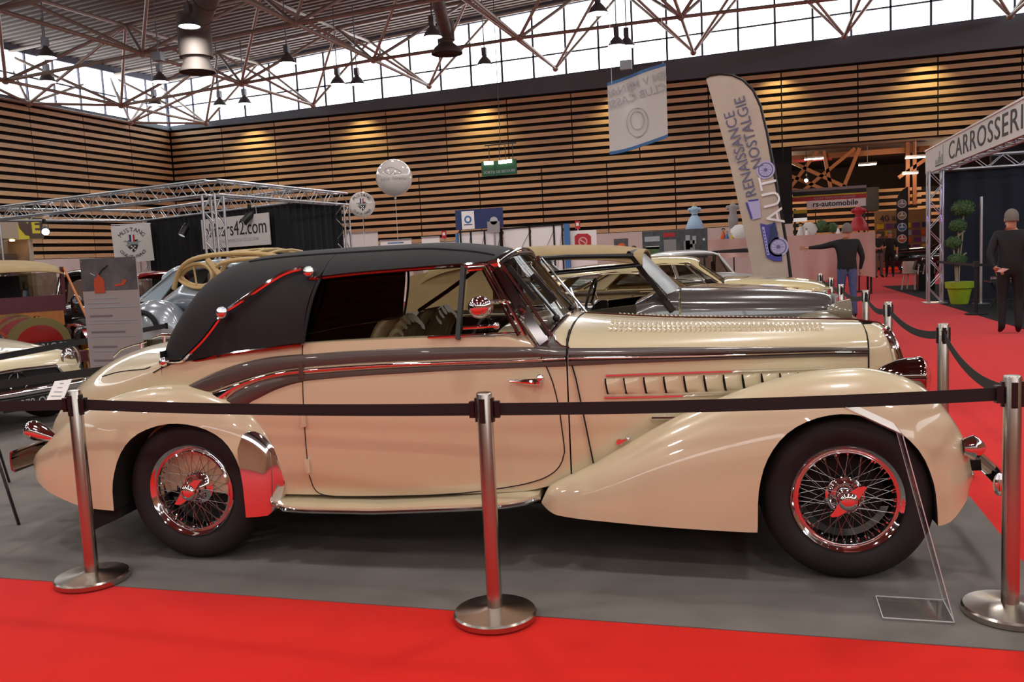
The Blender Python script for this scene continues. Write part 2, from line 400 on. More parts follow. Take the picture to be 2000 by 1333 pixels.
def strip(name, mt, parent, top, bot, x0, x1, n, off, h, m=5):
    for s in (-1, 1):
        t = MB()
        def f(u, v):
            x = x0+(x1-x0)*u; z = itp(top, x)*(1-v)+itp(bot, x)*v
            return (x, s*(side(x, z)+off+h*max(0, sin(pi*v))**.6-(off+.004)*(v in (0., 1.))), z)
        t.grid(f, n, m); t.build(name, mt, parent)
B1T = [(-.083, .914), (-.039, .933), (.109, .993), (.298, 1.045), (.476, 1.071), (.649, 1.081), (.87, 1.092), (1.19, 1.099), (1.497, 1.095), (1.745, 1.084), (1.85, 1.075), (1.966, 1.066)]
B1B = [(-.05, .86), (.1, .892), (.171, .914), (.357, .966), (.534, 1.0), (.76, 1.015), (.924, 1.022), (1.19, 1.028), (1.446, 1.03), (1.694, 1.026), (1.966, 1.027)]
RDB = [(-.05, .78), (.1, .80), (.165, .85), (.22, .893), (.357, .946), (.534, .977), (.76, .992), (.924, 1.0), (1.19, 1.009), (1.446, 1.012), (1.694, 1.012), (1.966, 1.012)]
B2B = [(-.05, .75), (.18, .78), (.25, .79), (.322, .83), (.383, .857), (.473, .896), (.618, .934), (.759, .947), (.923, .958), (1.189, .968), (1.445, .976), (1.693, .977), (1.966, .976)]
H1T = [(1.966, 1.066), (2.176, 1.055), (2.418, 1.045), (2.661, 1.033), (2.904, 1.02), (3.15, 1.006), (3.385, .988)]
H1B = [(1.966, 1.027), (2.177, 1.02), (2.418, 1.012), (2.66, 1.004), (2.903, .996), (3.149, .989), (3.385, .972)]
H2T = [(1.966, 1.012), (2.177, 1.004), (2.418, .996), (2.66, .988), (2.903, .984), (3.149, .977), (3.385, .966)]
H2B = [(1.966, .976), (2.176, .976), (2.417, .973), (2.659, .97), (2.903, .964), (3.149, .956), (3.385, .943)]
strip('upper_side_moulding', 'brown_paint', car, B1T, B1B, -.08, 1.95, 60, .007, .009, 9)
strip('lower_side_moulding', 'brown_paint', car, RDB, B2B, -.04, 1.95, 60, .007, .004, 5)
strip('side_chrome_strip', 'chrome', car, B1B, RDB, .05, 1.95, 60, .009, .009, 7)
strip('upper_bonnet_moulding', 'brown_paint', hood, H1T, H1B, 1.962, 3.385, 40, .007, .009, 9)
strip('lower_bonnet_moulding', 'brown_paint', hood, H2T, H2B, 1.962, 3.385, 40, .007, .004, 5)
strip('bonnet_chrome_strip', 'chrome', hood, H1B, H2T, 1.962, 3.385, 40, .009, .009, 7)
# scuttle in brown between windscreen and bonnet
sc = MB()
def scut(u, v, s):
    a = v*pi/2; zs = 1.03
    z0 = zs+(1.185-zs)*sin(a)
    xl = lerp([(1.03, 1.77), (1.06, 1.80), (1.1, 1.815), (1.15, 1.80), (1.19, 1.80)], z0)
    xr = lerp([(1.03, 1.95), (1.066, 1.95), (1.074, 1.927), (1.098, 1.894), (1.137, 1.871), (1.165, 1.866), (1.183, 1.885), (1.19, 1.90)], z0)
    x = xl+(xr-xl)*u; zt = itp(ZT, x); z = min(zs+(zt-zs)*sin(a), zt-1e-5)
    return (x, s*(side(x, z)+.004) if v < 1 else 0, z+.004*v)
for s in (-1, 1): sc.grid(lambda u, v: scut(u, v, s), 8, 30)
sc.build('scuttle', 'brown_paint', car, 50)
MB().tube([(x, -side(x, z)-.006, z) for x, z in [(1.966, 1.066), (1.927, 1.076), (1.894, 1.10), (1.871, 1.138), (1.866, 1.163)]], .005, 6).build('scuttle_bead', 'chrome', car)
# doors: panels of their own, shade of the gap drawn as a dark tube
DOORS = []
DB = [(.62, .47), (.634, .40), (.66, .365), (.70, .352), (.76, .347), (1.147, .355), (1.41, .368), (1.665, .398), (1.79, .424), (1.86, .455), (1.905, .50), (1.926, .56)]
DT = [(.62, 1.125), (1.2, 1.142), (1.6, 1.132), (1.80, 1.078), (1.84, 1.015), (1.884, .902), (1.908, .776), (1.923, .649), (1.926, .56)]
xs = rng(.622, .78, 12)+rng(.80, 1.70, 18)+rng(1.72, 1.925, 16)
for s in (-1, 1):
    rows = [[(x, s*(side(x, z)+.0035), z) for z in rng(itp(DB, x), itp(DT, x), 16)] for x in xs]; DOORS.append(MB().loft(rows).build('door', 'cream_paint', car, 40))
door = DOORS[0]
loop = [(x, itp(DB, x)) for x in xs]+[(x, itp(DT, x)) for x in xs[::-1] if x > 1.79]
gp = MB(); gp.tube([(x, -side(x, z)-.0025, z) for x, z in loop], .0035, 5)
gp.tube([(x, -side(x, z)-.0025, z) for x, z in zip(rng(.625, .621, 9), rng(1.125, .47, 9))], .0035, 5)
gp.build('door_gap', 'dark_void', car)
def line_on(pts, r, off=.001): return MB().tube([(x, -side(x, z)-off, z) for x, z in pts], r, 5)
line_on([(1.946, 1.14), (1.948, 1.10), (1.962, 1.045), (1.994, .921), (2.023, .745), (2.043, .617), (2.062, .494)], .004, .012).build('bonnet_gap', 'dark_void', car)
MB().tube([(1.95, -side(1.95, z), z) for z in rng(1.0, itp(ZT, 1.95)-.001, 12)]+[(1.95, side(1.95, z), z) for z in rng(itp(ZT, 1.95)-.001, 1.0, 12)], .004, 5).build('cowl_seam', 'dark_void', car)
MB().tube([(3.389, s*(side(3.389, z)+.001), z) for s, zz in ((-1, rng(.6, 1.095, 14)), (1, rng(1.095, .6, 14))) for z in zz], .004, 5).build('nose_seam', 'dark_void', car)
line_on([(-.754, .946), (-.70, .958), (-.64, .971), (-.57, .981), (-.50, .99), (-.43, .996), (-.37, 1.002), (-.33, 1.015)], .003).build('boot_lid_seam', 'dark_void', car)
# hinges, handle, catches
for z in (.995, .75, .51):
    hg = MB(); hg.cyl((.622, -side(.622, z)-.012, z-.035), (.622, -side(.622, z)-.012, z+.035), .014, n=10)
    hg.build('door_hinge', 'brown_paint' if z > .9 else 'cream_paint', car)
hd = MB(); y = -side(1.8, .92)
hd.tube([(1.83, y-.045, .918), (1.80, y-.05, .918), (1.74, y-.045, .92), (1.684, y-.04, .922)], [.017, .016, .011, .005], 10, flat=1.0); hd.cyl((1.825, y+.0, .918), (1.825, y-.05, .918), .020, .017, n=12); hd.ball((1.835, y-.048, .935), .02)
hd.build('door_handle', 'chrome', door)
lv = MB(); y = -side(2.4, .705)
lv.tube([(2.345, y-.03, .706), (2.41, y-.03, .706), (2.48, y-.025, .705)], [.010, .012, .010], 8); lv.cyl((2.41, y, .712), (2.41, y-.03, .708), .010, n=8); lv.build('bonnet_catch', 'chrome', hood)
cl = MB(); y = -side(2.2, .6); cl.cyl((2.19, y, .6), (2.19, y-.03, .6), .016, n=10); cl.bar((2.18, y-.03, .6), (2.23, y-.03, .615), .012, .012); cl.ball((2.23, y-.03, .615), .013); cl.build('bonnet_clip', 'chrome', hood)
# side vents between two chrome rails
VT = [(2.134, .926), (2.416, .921), (2.658, .915), (2.902, .908), (3.173, .902)]; VBm = [(2.123, .819), (2.412, .808), (2.655, .804), (2.9, .80), (3.17, .797)]
for nm, tb in (('vent_rail', VT), ('vent_rail', VBm)):
    line_on([(x, itp(tb, x)) for x in rng(tb[0][0], tb[-1][0], 12)], .0065, .006).build(nm, 'chrome', hood)
for x in [2.141, 2.228, 2.322, 2.416, 2.511, 2.606, 2.698, 2.788, 2.879, 2.967, 3.053]:
    zt, zb = itp(VT, x)-.016, itp(VBm, x)+.016; m = MB()
    def f(u, v):                                       # scoop: flush at its front, lifted at its rear edge
        z = zb+(zt-zb)*v; xx = x+.078*u+.012*(.5-v); e = .022*(1-u)**1.3*max(0, sin(pi*v))**.35
        return (xx, -side(xx, z)-.002-e, z)
    m.grid(f, 7, 9); lvr = m.build('side_vent', 'cream_paint', hood, 50)
    MB().grid(lambda u, v: (x-.011+.014*u+.012*(.5-v), -side(x, zb+(zt-zb)*v)-.0035, zb+(zt-zb)*v), 2, 9).build('vent_slit_shade', 'dark_void', lvr, 0)  # flush dark strip, painted shade of the vent slit
    MB().grid(lambda u, v: (x+.002+.012*(.5-v), -side(x, zb+(zt-zb)*v)-.001-.0195*u*max(0, sin(pi*v))**.35, zb+(zt-zb)*v), 3, 9).build('vent_opening_shade', 'dark_void', lvr, 0)  # dark sheet standing in for the shade inside the scoop
# rows of small louvres on the bonnet top
lo = MB()
for row, zc in enumerate((.30, .44, .62)):
    for k in range(44):
        x = 2.13+.0242*k; zs, zt = itp(ZS, x), itp(ZT, x); a = radians(90-[39, 30, 20][row]); hw = side(x, zs)
        for s in (-1, 1):
            def pt(dx, da, e):
                aa = a+da; y = hw*cos(aa)**(2/2.3); z = zs+(zt-zs)*sin(aa)**(2/2.3); return Vector((x+dx, s*(y+e*.35), z+e))
            lo.add([pt(0, -.05, 0), pt(0, 0, .014), pt(0, .05, 0), pt(.018, .05, 0), pt(.018, 0, .001), pt(.018, -.05, 0)], [(0, 1, 4, 5), (1, 2, 3, 4), (0, 1, 2)])
tag(lo.build('top_louvres', 'cream_paint', hood, 0), kind='stuff')
# ---- fenders: domes over a crest line, wheel arches cut out
def dome(F, x, a, off=0):
    """a from 0 (outer bottom) to pi (inner bottom)"""
    zt, zb = itp(F['zt'], x), itp(F['zb'], x); n = 2/F.get('n', 2.3)
    c, s_ = cos(a), sin(a); yc = itp(F['yc'], x); yy = itp(F['yo'], x) if c > 0 else itp(F['yi'], x)
    y = yc+(yy-yc)*abs(c)**n; z = zb+(zt-zb)*max(0, s_)**n
    return (x, y-(off if c > 0 else 0), z+off*s_)
FF = dict(zt=[(1.815, .335), (1.85, .40), (1.94, .45), (2.048, .50), (2.416, .705), (2.651, .808), (2.879, .886), (3.1, .934), (3.272, .942), (3.441, .91), (3.566, .84), (3.67, .715), (3.735, .58), (3.76, .46)],
          zb=[(1.815, .325), (1.85, .30), (1.90, .285), (2.175, .268), (2.5, .252), (2.804, .244), (3.6, .275), (3.70, .345), (3.76, .43)],
          yc=[(1.815, -.72), (2.2, -.68), (2.8, -.64), (3.3, -.62), (3.76, -.60)], yo=[(1.815, -.74), (1.9, -.80), (2.1, -.835), (2.5, -.86), (3.2, -.875), (3.45, -.855), (3.6, -.80), (3.7, -.72), (3.76, -.62)],
          yi=[(1.815, -.68), (2.2, -.55), (2.8, -.38), (3.3, -.30), (3.6, -.36), (3.76, -.55)])
RF = dict(zt=[(-1.12, .50), (-1.10, .535), (-1.0, .605), (-.86, .71), (-.705, .792), (-.508, .869), (-.35, .905), (-.198, .925), (-.1, .925), (.008, .908), (.178, .857), (.316, .785), (.418, .66), (.455, .56), (.475, .44)],
          zb=[(-1.12, .485), (-1.08, .44), (-.97, .375), (-.82, .33), (-.649, .295), (-.469, .285), (.2, .26), (.40, .262), (.45, .32), (.475, .42)],
          yc=[(-1.12, -.62), (-.5, -.68), (0, -.70), (.475, -.72)], yo=[(-1.12, -.64), (-1.02, -.73), (-.8, -.81), (-.5, -.86), (0, -.87), (.25, -.86), (.40, -.825), (.475, -.74)],
          yi=[(-1.12, -.60), (-.95, -.45), (-.5, -.45), (.475, -.60)])
AF = [(2.80, .10), (2.814, .275), (2.822, .438), (2.863, .577), (2.951, .69), (3.079, .755), (3.226, .769), (3.369, .724), (3.491, .613), (3.551, .47), (3.567, .336), (3.575, .10)]
AR = [(-.47, .10), (-.455, .308), (-.448, .446), (-.393, .597), (-.292, .695), (-.122, .745), (.053, .731), (.191, .665), (.268, .559), (.298, .44), (.302, .28), (.304, .10)]
def smooth_line(p, n=4):
    out = []
    for k in range(len(p)-1):
        p0, p1, p2, p3 = p[max(k-1, 0)], p[k], p[k+1], p[min(k+2, len(p)-1)]
        for j in range(n):
            t = j/n; out.append(tuple(.5*((2*p1[i])+(-p0[i]+p2[i])*t+(2*p0[i]-5*p1[i]+4*p2[i]-p3[i])*t*t+(-p0[i]+3*p1[i]-3*p2[i]+p3[i])*t**3) for i in range(len(p1))))
    return out+[tuple(p[-1])]
def fender(name, F, arch, s, ydeep):
    xs = rng(0, 1, 60); x0, x1 = F['zt'][0][0], F['zt'][-1][0]
    xs = [x0+(x1-x0)*(.5-.5*cos(pi*t)) for t in xs]
    m = MB(); m.loft([[(x, -s*y, z) for x, y, z in [dome(F, x, a) for a in rng(0, pi, 34)]] for x in xs], ring=True, caps=True)
    o = m.build(name, ['cream_paint', 'dark_void'], car, 60)
    ar = [arch[0]]+smooth_line(arch[1:-1], 3)+[arch[-1]]
    c = MB().prism([(x, 0, z) for x, z in ar], (0, s*1.0, 0), (0, s*ydeep, 0)).build('cut', 'dark_void', None, 0)
    c.matrix_world = Matrix.Translation((OX, OY, 0)) @ Matrix.Rotation(TH, 4, 'Z')
    bo = o.modifiers.new('arch', 'BOOLEAN'); bo.object = c; bo.operation = 'DIFFERENCE'; bo.solver = 'EXACT'; bo.material_mode = 'TRANSFER'
    bpy.context.view_layer.update()
    me = bpy.data.meshes.new_from_object(o.evaluated_get(bpy.context.evaluated_depsgraph_get())); o.modifiers.clear(); o.data = me
    me.shade_smooth(); me.set_sharp_from_angle(angle=radians(45)); bpy.data.objects.remove(c)
    return o
ffr = fender('front_fender', FF, AF, -1, .42); fender('front_fender', FF, AF, 1, .42)
rfr = fender('rear_fender', RF, AR, -1, .50); fender('rear_fender', RF, AR, 1, .50)
# polished stone guard on the leading face of the rear fender
GL = [(0, .305), (.25, .300), (.45, .285), (.62, .275), (.85, .30), (1.05, .36), (1.2, .44)]
for s in (-1, 1):
    m = MB()
    def f(u, v):
        a = 1.12*v; xl = lerp(GL, a); x = xl+(.4745-xl)*(1-(1-u)**1.6); p = dome(RF, x, a, .004); return (p[0]+.003*u, -s*p[1], p[2])
    m.grid(f, 26, 26); m.build('stone_guard', 'chrome', car, 60)
# running boards, sills and chassis
for s in (-1, 1):
    RB = [(.42, .74), (.45, .80), (.53, .85), (.7, .868), (1.0, .868), (1.4, .865), (1.62, .85), (1.74, .80), (1.80, .72)]
    edge = [(x, s*itp(RB, x), .312+max(0, x-1.0)*.05) for x in rng(.42, 1.80, 30)]
    m = MB(); m.loft([[(x, s*.60, z+.03), (x, y, z+.012), (x, y, z-.018), (x, s*.6, z-.018)] for x, y, z in edge], ring=True, caps=True)
    rb = m.build('running_board', 'cream_paint', car); MB().tube([(x, y, z-.008) for x, y, z in edge], .012, 8).build('board_trim', 'chrome', rb)
ch = MB(); ch.box((1.2, 0, .33), (4.6, .9, .16)); ch.box((1.2, -.40, .27), (3.0, .06, .08)); ch.box((1.2, .40, .27), (3.0, .06, .08)); ch.cyl((2.9, -.3, .25), (-.8, -.35, .24), .03); ch.build('chassis', 'dark_void', car)
MB().prism([(-.46, 0, .40), (-.50, 0, .29), (-.651, 0, .262), (-.645, 0, .152), (-.46, 0, .236)], (0, -.80, 0), (0, -.60, 0)).build('mud_flap', 'dark_void', car)
# ---- wheels
def wheel(x, s, r_t=.372):
    cy = s*.705
    rim = MB(); rim.lathe([(.208, -.065), (.214, -.06), (.222, -.05), (.232, -.05), (.243, -.062), (.246, -.07), (.241, -.076), (.232, -.068), (.222, -.062), (.212, -.045), (.206, .0), (.206, .05), (.23, .07)], 56, ax='y')
    w = rim.build('wheel', 'chrome', car, 50); w.location = (x, cy, r_t+.002); w.rotation_euler = (0, random.random()*.3, 0 if s < 0 else pi)
    ty = MB(); P = [(.238, -.062), (.262, -.078), (.29, -.086), (.318, -.086), (.342, -.078), (.356, -.066), (.36, -.056), (.3675, -.05)]
    P += [(.368, -.04), (.364, -.036), (.364, -.031), (.371, -.027), (.372, -.012), (.367, -.009), (.367, -.004), (.373, 0)]; P += [(r, -h) for r, h in P[::-1][1:]]
    ty.lathe(P, 64, ax='y'); ty.build('tyre', 'rubber', w, 50)
    hb = MB(); hb.lathe([(.0, -.125), (.022, -.124), (.036, -.119), (.043, -.108), (.045, -.098), (.050, -.094), (.050, -.086), (.046, -.082), (.040, -.075), (.040, -.05), (.058, -.03), (.070, -.012), (.085, -.006), (.085, .004), (.074, .012), (.085, .06), (.10, .064)], 28, ax='y'); hb.build('hub', 'chrome', w, 40)
    kn = MB()
    for a in (.9, .9+pi):
        c, q = cos(a), sin(a); u = Vector((c, 0, q)); p = Vector((-q, 0, c))
        e = [u*.035+p*.024, u*.075+p*.014, u*.098-p*.004, u*.10-p*.016, u*.07-p*.018, u*.035-p*.026]
        kn.prism(e, (0, -.108, 0), (0, -.090, 0))
    kn.build('knock_off_nut', 'chrome', w)
    dr = MB(); dr.lathe([(.0, .045), (.16, .045), (.175, .052), (.18, .09), (0, .09)], 32, ax='y'); dr.build('brake_drum', 'dark_void', w)
    sp = []
    for k in range(24):                                 # outer lacing, crossed
        a = 2*pi*k/24; da = .5236 if k % 2 else -.5236; sp.append(((.047, a), -.085, (.210, a+da), -.052))
    for k in range(40):                                 # inner lacing, crossed
        a = 2*pi*k/40; da = .471 if k % 2 else -.471; sp.append(((.078, a), -.004 if k % 4 < 2 else .004, (.208, a+da), -.02))
    for (r0, a0), y0, (r1, a1), y1 in sp:
        A = Vector((r0*cos(a0), y0, r0*sin(a0))); B = Vector((r1*cos(a1), y1, r1*sin(a1)))
        o = obj('spoke', spoke_me, w); o.location = A; o.rotation_euler = (B-A).to_track_quat('Z', 'Y').to_euler(); o.scale = (.0012, .0012, (B-A).length)
    ni = MB()
    for (r0, a0), y0, (r1, a1), y1 in sp: ni.cyl((.196*cos(a1), y1, .196*sin(a1)), (.21*cos(a1), y1, .21*sin(a1)), .005, n=5)
    tag(ni.build('spoke_nipples', 'chrome', w), kind='stuff')
spoke_me = MB().cyl((0, 0, 0), (0, 0, 1), 1, n=5).mesh('spoke', 'spoke_steel', 60)
wheel(-.045, -1); wheel(3.205, -1); wheel(-.045, 1); wheel(3.205, 1)
# ---- soft top
RT = [(-.345, 1.035), (-.32, 1.10), (-.28, 1.19), (-.2, 1.32), (-.12, 1.43), (-.04, 1.51), (.06, 1.56), (.2, 1.59), (.45, 1.606), (.7, 1.610), (1.15, 1.612), (1.43, 1.585), (1.6, 1.545), (1.66, 1.525)]
RB0 = [(-.345, .985), (-.3, 1.0), (-.167, 1.031), (0, 1.055), (.211, 1.091), (.415, 1.113), (.615, 1.132), (1.6, 1.15)]
RW = [(-.345, .36), (-.325, .48), (-.28, .57), (-.2, .63), (-.1, .66), (0, .682), (.2, .72), (.6, .752), (1.1, .748), (1.4, .70), (1.56, .655), (1.66, .63)]
def top_y(x, z):
    zb, zt = itp(RB0, x), itp(RT, x); t = min(1, max(0, (z-zb)/max(zt-zb, 1e-3))); return itp(RW, x)*max(0, 1-t**3.1)**(1/3.1)
def top_pt(x, t, off=0):
    """t 0 at the belt, 1 on the centre line, by angle"""
    a = t*pi/2; zb, zt = itp(RB0, x), itp(RT, x); n = 2/3.1
    return Vector((x, -(itp(RW, x)+off)*max(0, cos(a))**n, zb+(zt+off-zb)*sin(a)**n))
def t_of_z(x, z):
    zb, zt = itp(RB0, x), itp(RT, x); r = min(1, max(0, (z-zb)/(zt-zb))); return math.asin(r**(3.1/2))*2/pi
ZW = [(.70, 1.452), (.909, 1.466), (1.181, 1.476), (1.56, 1.487), (1.66, 1.49)]
st = MB()
for s in (-1, 1):
    def q(u, v):
        zz = 1.13+.33*min(1, v/.45); xe = .638+(zz-1.132)*.248; x = -.345+(xe+.345)*u; p = top_pt(x, v); return (p.x, -s*p.y*1.0, p.z)
    st.grid(q, 34, 30)
    def q2(u, v):
        x = .722+(1.60+.035*v-.722)*u; t0 = t_of_z(x, itp(ZW, x)); p = top_pt(x, t0+(1-t0)*v); return (p.x, -s*p.y, p.z)
    st.grid(q2, 34, 22)
stop = st.build('soft_top', 'black_cloth', car, 50, solid=.012)
for s in (-1, 1): MB().loft([[(x, s*(itp(RW, x)-.02), itp(RB0, x)+.02), (x, s*(itp(RW, x)+.01), itp(RB0, x)+.005), (x, s*(side(x, itp(ZS, x))+.004), itp(ZS, x)+.008)] for x in rng(-.30, -.08, 8)]).build('top_skirt', 'black_cloth', stop, 50, solid=.006)
for s in (-1, 1):
    MB().tube([(x, s*(top_y(x, itp(ZW, x))+.004), itp(ZW, x)+.004) for x in rng(.66, 1.58, 24)], .009, 6).build('drip_rail', 'dark_chrome', stop)
    MB().tube([(.638+(z-1.132)*.248, s*(top_y(.66, z)+.006), z) for z in rng(1.135, 1.46, 10)], .008, 6).build('rear_window_bead', 'black_cloth', stop)
    MB().tube([(x, s*.45, 0) if 0 else (x, s*abs(top_pt(x, .70, .002).y), top_pt(x, .70, .002).z) for x in rng(.2, 1.56, 30)], .006, 6).build('top_seam', 'black_cloth', stop)
    MB().tube([(x, s*(itp(RW, x)+.004), itp(RB0, x)-.004) for x in rng(-.3, .63, 20)], .008, 6).build('top_bead', 'dark_chrome', stop)
    li = [(.662, 1.487), (.625, 1.50), (.588, 1.505), (.516, 1.485), (.45, 1.448), (.382, 1.405), (.29, 1.35), (.203, 1.301), (.135, 1.229), (.06, 1.16), (-.025, 1.099), (-.07, 1.068), (-.104, 1.052), (-.207, 1.048)]
    li = smooth_line(li, 3)
    m = MB(); m.tube([(x, s*(top_y(x, z)+.028), z) for x, z in li], .013, 8)
    iron = m.build('landau_iron', 'chrome', stop)
    for (x, z, r) in ((.662, 1.487, .03), (.203, 1.301, .034), (-.215, 1.045, .026)):
        k = MB(); k.ball((x, s*(top_y(x, z)+.045), z), r, n=16, m=10); k.cyl((x, s*(top_y(x, z)-.01), z), (x, s*(top_y(x, z)+.04), z), r*.7); k.build('landau_knob', 'chrome', iron)
MB().tube([top_pt(x, 1, .02)-Vector((0, 0, 0)) for x in (-.34, -.31, -.26, -.2)], .010, 8).build('rear_grab_bar', 'chrome', stop)
# ---- windscreen, pillars, glass
def wsp(u, v):
    b_ = Vector((1.885-.04*u*u, .655*u, 1.20-.087*u*u)); t_ = Vector((1.625-.035*u*u, .55*u, 1.535-.05*u*u-.015*u**4)); return b_+(t_-b_)*v
MB().grid(lambda u, v: wsp(u*2-1, v), 21, 8).build('windscreen', 'dark_glass', car, 60)
hb = MB(); hb.tube([wsp(u, 1.0)+Vector((0, 0, .008)) for u in rng(-1, 1, 25)], .022, 10, flat=.8); hb.build('windscreen_header', 'dark_chrome', car)
MB().tube([wsp(u, .0)+Vector((.012, 0, -.004)) for u in rng(-1, 1, 25)], .012, 8).build('windscreen_base', 'dark_chrome', car)
for s in (-1, 1):
    door = DOORS[(s+1)//2]; pl = MB(); a, b_ = wsp(s, -.02), wsp(s, 1.0)
    pl.bar(a+Vector((0, 0, -.01)), b_, .03, .05, up=(1, 0, .6)); pp = pl.build('windscreen_pillar', 'dark_chrome', car)
    for o in (-.03, .03): MB().tube([a+Vector((o*1.3, s*.02, o*.8)), b_+Vector((o*1.2, s*.02, o*.8))], .008, 8).build('pillar_bead', 'chrome', pp)
    MB().tube([b_+Vector((-.02, s*.01, .012)), b_+Vector((.03, s*.012, .02))], .022, 8).build('header_clamp', 'chrome', pp)
    G = lambda x, z: s*(.745-(z-1.14)*.33-max(0, x-1.3)*.16)
    MB().add([(.655, G(.655, 1.14), 1.14), (1.43, G(1.43, 1.14), 1.14), (1.45, G(1.45, 1.475), 1.475), (.72, G(.72, 1.455), 1.455)], [(0, 1, 2, 3)]).build('door_glass', 'car_glass', door, 0)
    MB().bar((1.437, G(1.437, 1.13), 1.13), (1.452, G(1.45, 1.48), 1.48), .022, .034, up=(0, 1, 0)).build('window_post', 'black_plastic', door)
    vv = [(1.46, 1.165), (1.475, 1.463), (1.55, 1.463), (1.635, 1.31), (1.715, 1.165)]
    MB().add([(x, G(x, z)+.0*s, z) for x, z in vv], [tuple(range(5))]).build('quarter_light', 'car_glass', door, 0)
    fr = MB(); fr.tube([(x, G(x, z)+s*.006, z) for x, z in vv[1:]+[(1.73, 1.135)]], .011, 8); fr.tube([(x, G(x, z)+s*.006, z) for x, z in ((1.455, 1.48), (1.565, 1.482), (1.66, 1.315), (1.76, 1.135))], .008, 8)
    fr.tube([(1.46, G(1.46, 1.185)+s*.006, 1.185), (1.62, G(1.62, 1.188)+s*.006, 1.188)], .010, 8); fr.ball((1.62, G(1.62, 1.188)+s*.01, 1.188), .018)
    fr.tube([(1.29, G(1.29, 1.148)+s*.004, 1.146), (1.74, G(1.74, 1.15)+s*.004, 1.15)], .007, 6)
    fr.build('quarter_light_frame', 'chrome', door)
W1 = [(( -.60, .05), (-.72, .59)), ((-.78, .89), (-.735, .38)), ((.02, .02), (-.16, .31)), ((-.38, .65), (-.31, .22))]
nrm = (wsp(.2, 0)-wsp(-.2, 0)).cross(wsp(0, 1)-wsp(0, 0)).normalized()
if nrm.x < 0: nrm = -nrm
for k in (0, 2):
    (a, c), (e, f) = W1[k], W1[k+1]; m = MB()
    m.tube([wsp(*a)+nrm*.02, wsp(*c)+nrm*.03], [.008, .005], 6); m.ball(wsp(*a)+nrm*.012, .02)
    wp = m.build('wiper', 'black_plastic', car); MB().bar(wsp(*e)+nrm*.012, wsp(*f)+nrm*.012, .010, .024, up=nrm).build('wiper_blade', 'rubber', wp)
# ---- cabin
ci = MB()
for s in (-1, 1): ci.loft([[(x, s*(side(x, 1.1)-.055), itp(ZS, x)-.002), (x, s*(side(x, .7)-.06), .75), (x, s*.5, .5), (x, 0, .5)] for x in rng(-.24, 1.615, 20)])
for x in (-.24, 1.60): ci.add([(x, -.66, .5), (x, .66, .5), (x, .66, 1.10), (x, -.66, 1.10)], [(0, 1, 2, 3)])
ci.build('cabin_lining', 'dark_void', car, 50)
for yc in (-.34, .34):
    se = MB()
    se.grid(lambda u, v: Vector((.84+.30*v**1.0*.55, yc, .62))+Vector((-.09*cos(2*pi*u)*(1-.35*v)-.0, .27*sin(2*pi*u)*(1-.25*v*v), .60*sin(v*pi/2))), 28, 10, cu=True)
    seat = se.build('seat', 'leather', car, 60)
    for k in range(7):
        yy = yc-.18+.06*k; MB().tube([(.90+.17*t, yy, .66+.555*sin(t*pi/2)*(1-.12*((yy-yc)/.2)**2)) for t in rng(0, 1, 8)], .032, 8).build('seat_flute', 'leather', seat)
MB().tube([(1.42+.10*sin(a)*.5, -.34+.2*cos(a), 1.03+.17*sin(a)) for a in rng(0, 2*pi, 25)[:-1]], .012, 6, closed=True).build('steering_wheel', 'black_plastic', car)
for s in (1,): MB().tube([(.80, s*.60, 1.19), (1.0, s*.60, 1.31), (1.20, s*.60, 1.44)], .014, 6).build('top_stay', 'black_plastic', car)
# ---- lamps, bumpers, mirror, boot rail
for s in (-1, 1):
    hl = MB(); hl.lathe([(.004, 3.35), (.03, 3.375), (.055, 3.41), (.078, 3.46), (.089, 3.51), (.092, 3.55), (.096, 3.565), (.092, 3.575)], 28, (0, s*.50, .878), 'x')
    hh = hl.build('headlamp', 'dark_chrome', car, 60); MB().lathe([(.092, 3.575), (.075, 3.595), (.04, 3.607), (0, 3.61)], 24, (0, s*.50, .878), 'x').build('lamp_lens', 'clear_sheet', hh)
    MB().cyl((3.48, s*.5, .70), (3.48, s*.5, .80), .03).build('lamp_stem', 'cream_paint', hh)
    sl = MB(); sl.lathe([(.036, 3.70), (.050, 3.73), (.055, 3.745), (.048, 3.76), (.024, 3.785), (0, 3.80)], 16, (0, s*.68, .588), 'x'); sl.build('side_lamp', 'chrome', car)
    tl = MB(); tl.lathe([(.010, .13), (.028, .08), (.042, .03), (.052, -.02), (.056, -.055), (.05, -.075), (.03, -.085), (0, -.09)], 20, (0, 0, 0), 'x')
    t_ = tl.build('tail_lamp', 'chrome', car, 60); t_.rotation_euler = (0, .32, 0); t_.location = (-1.085, s*.60, .648)
bp = MB(); bp.loft([[(x-.012, y, .455-.045), (x+.012, y, .455-.03), (x+.018, y, .455), (x+.012, y, .455+.03), (x-.012, y, .455+.045)] for x, y in [(3.845+.03*(1-(y/.80)**2)-max(0, abs(y)-.66)*.2, y) for y in rng(-.80, .80, 33)]])
fb = bp.build('front_bumper', 'dark_chrome', car, 60, solid=.01)
for s in (-1, 1):
    e = MB(); e.ball((3.815, s*.80, .455), .034, (.8, .6, 1.5)); e.build('overrider', 'chrome', fb)
    MB().bar((3.3, s*.4, .42), (3.84, s*.45, .455), .03, .05).build('bumper_iron', 'dark_void', fb)
bp = MB(); bp.loft([[(x+.012, y, .51-.062), (x-.010, y, .51-.05), (x-.016, y, .51), (x-.010, y, .51+.05), (x+.012, y, .51+.062)] for x, y in [(-1.185-.05*(1-(y/.72)**2), y) for y in rng(-.72, .72, 33)]])
rb_ = bp.build('rear_bumper', 'dark_chrome', car, 60, solid=.01)
for s in (-1, 1): MB().bar((-.9, s*.35, .42), (-1.38, s*.35, .50), .03, .05).build('bumper_iron', 'dark_void', rb_)
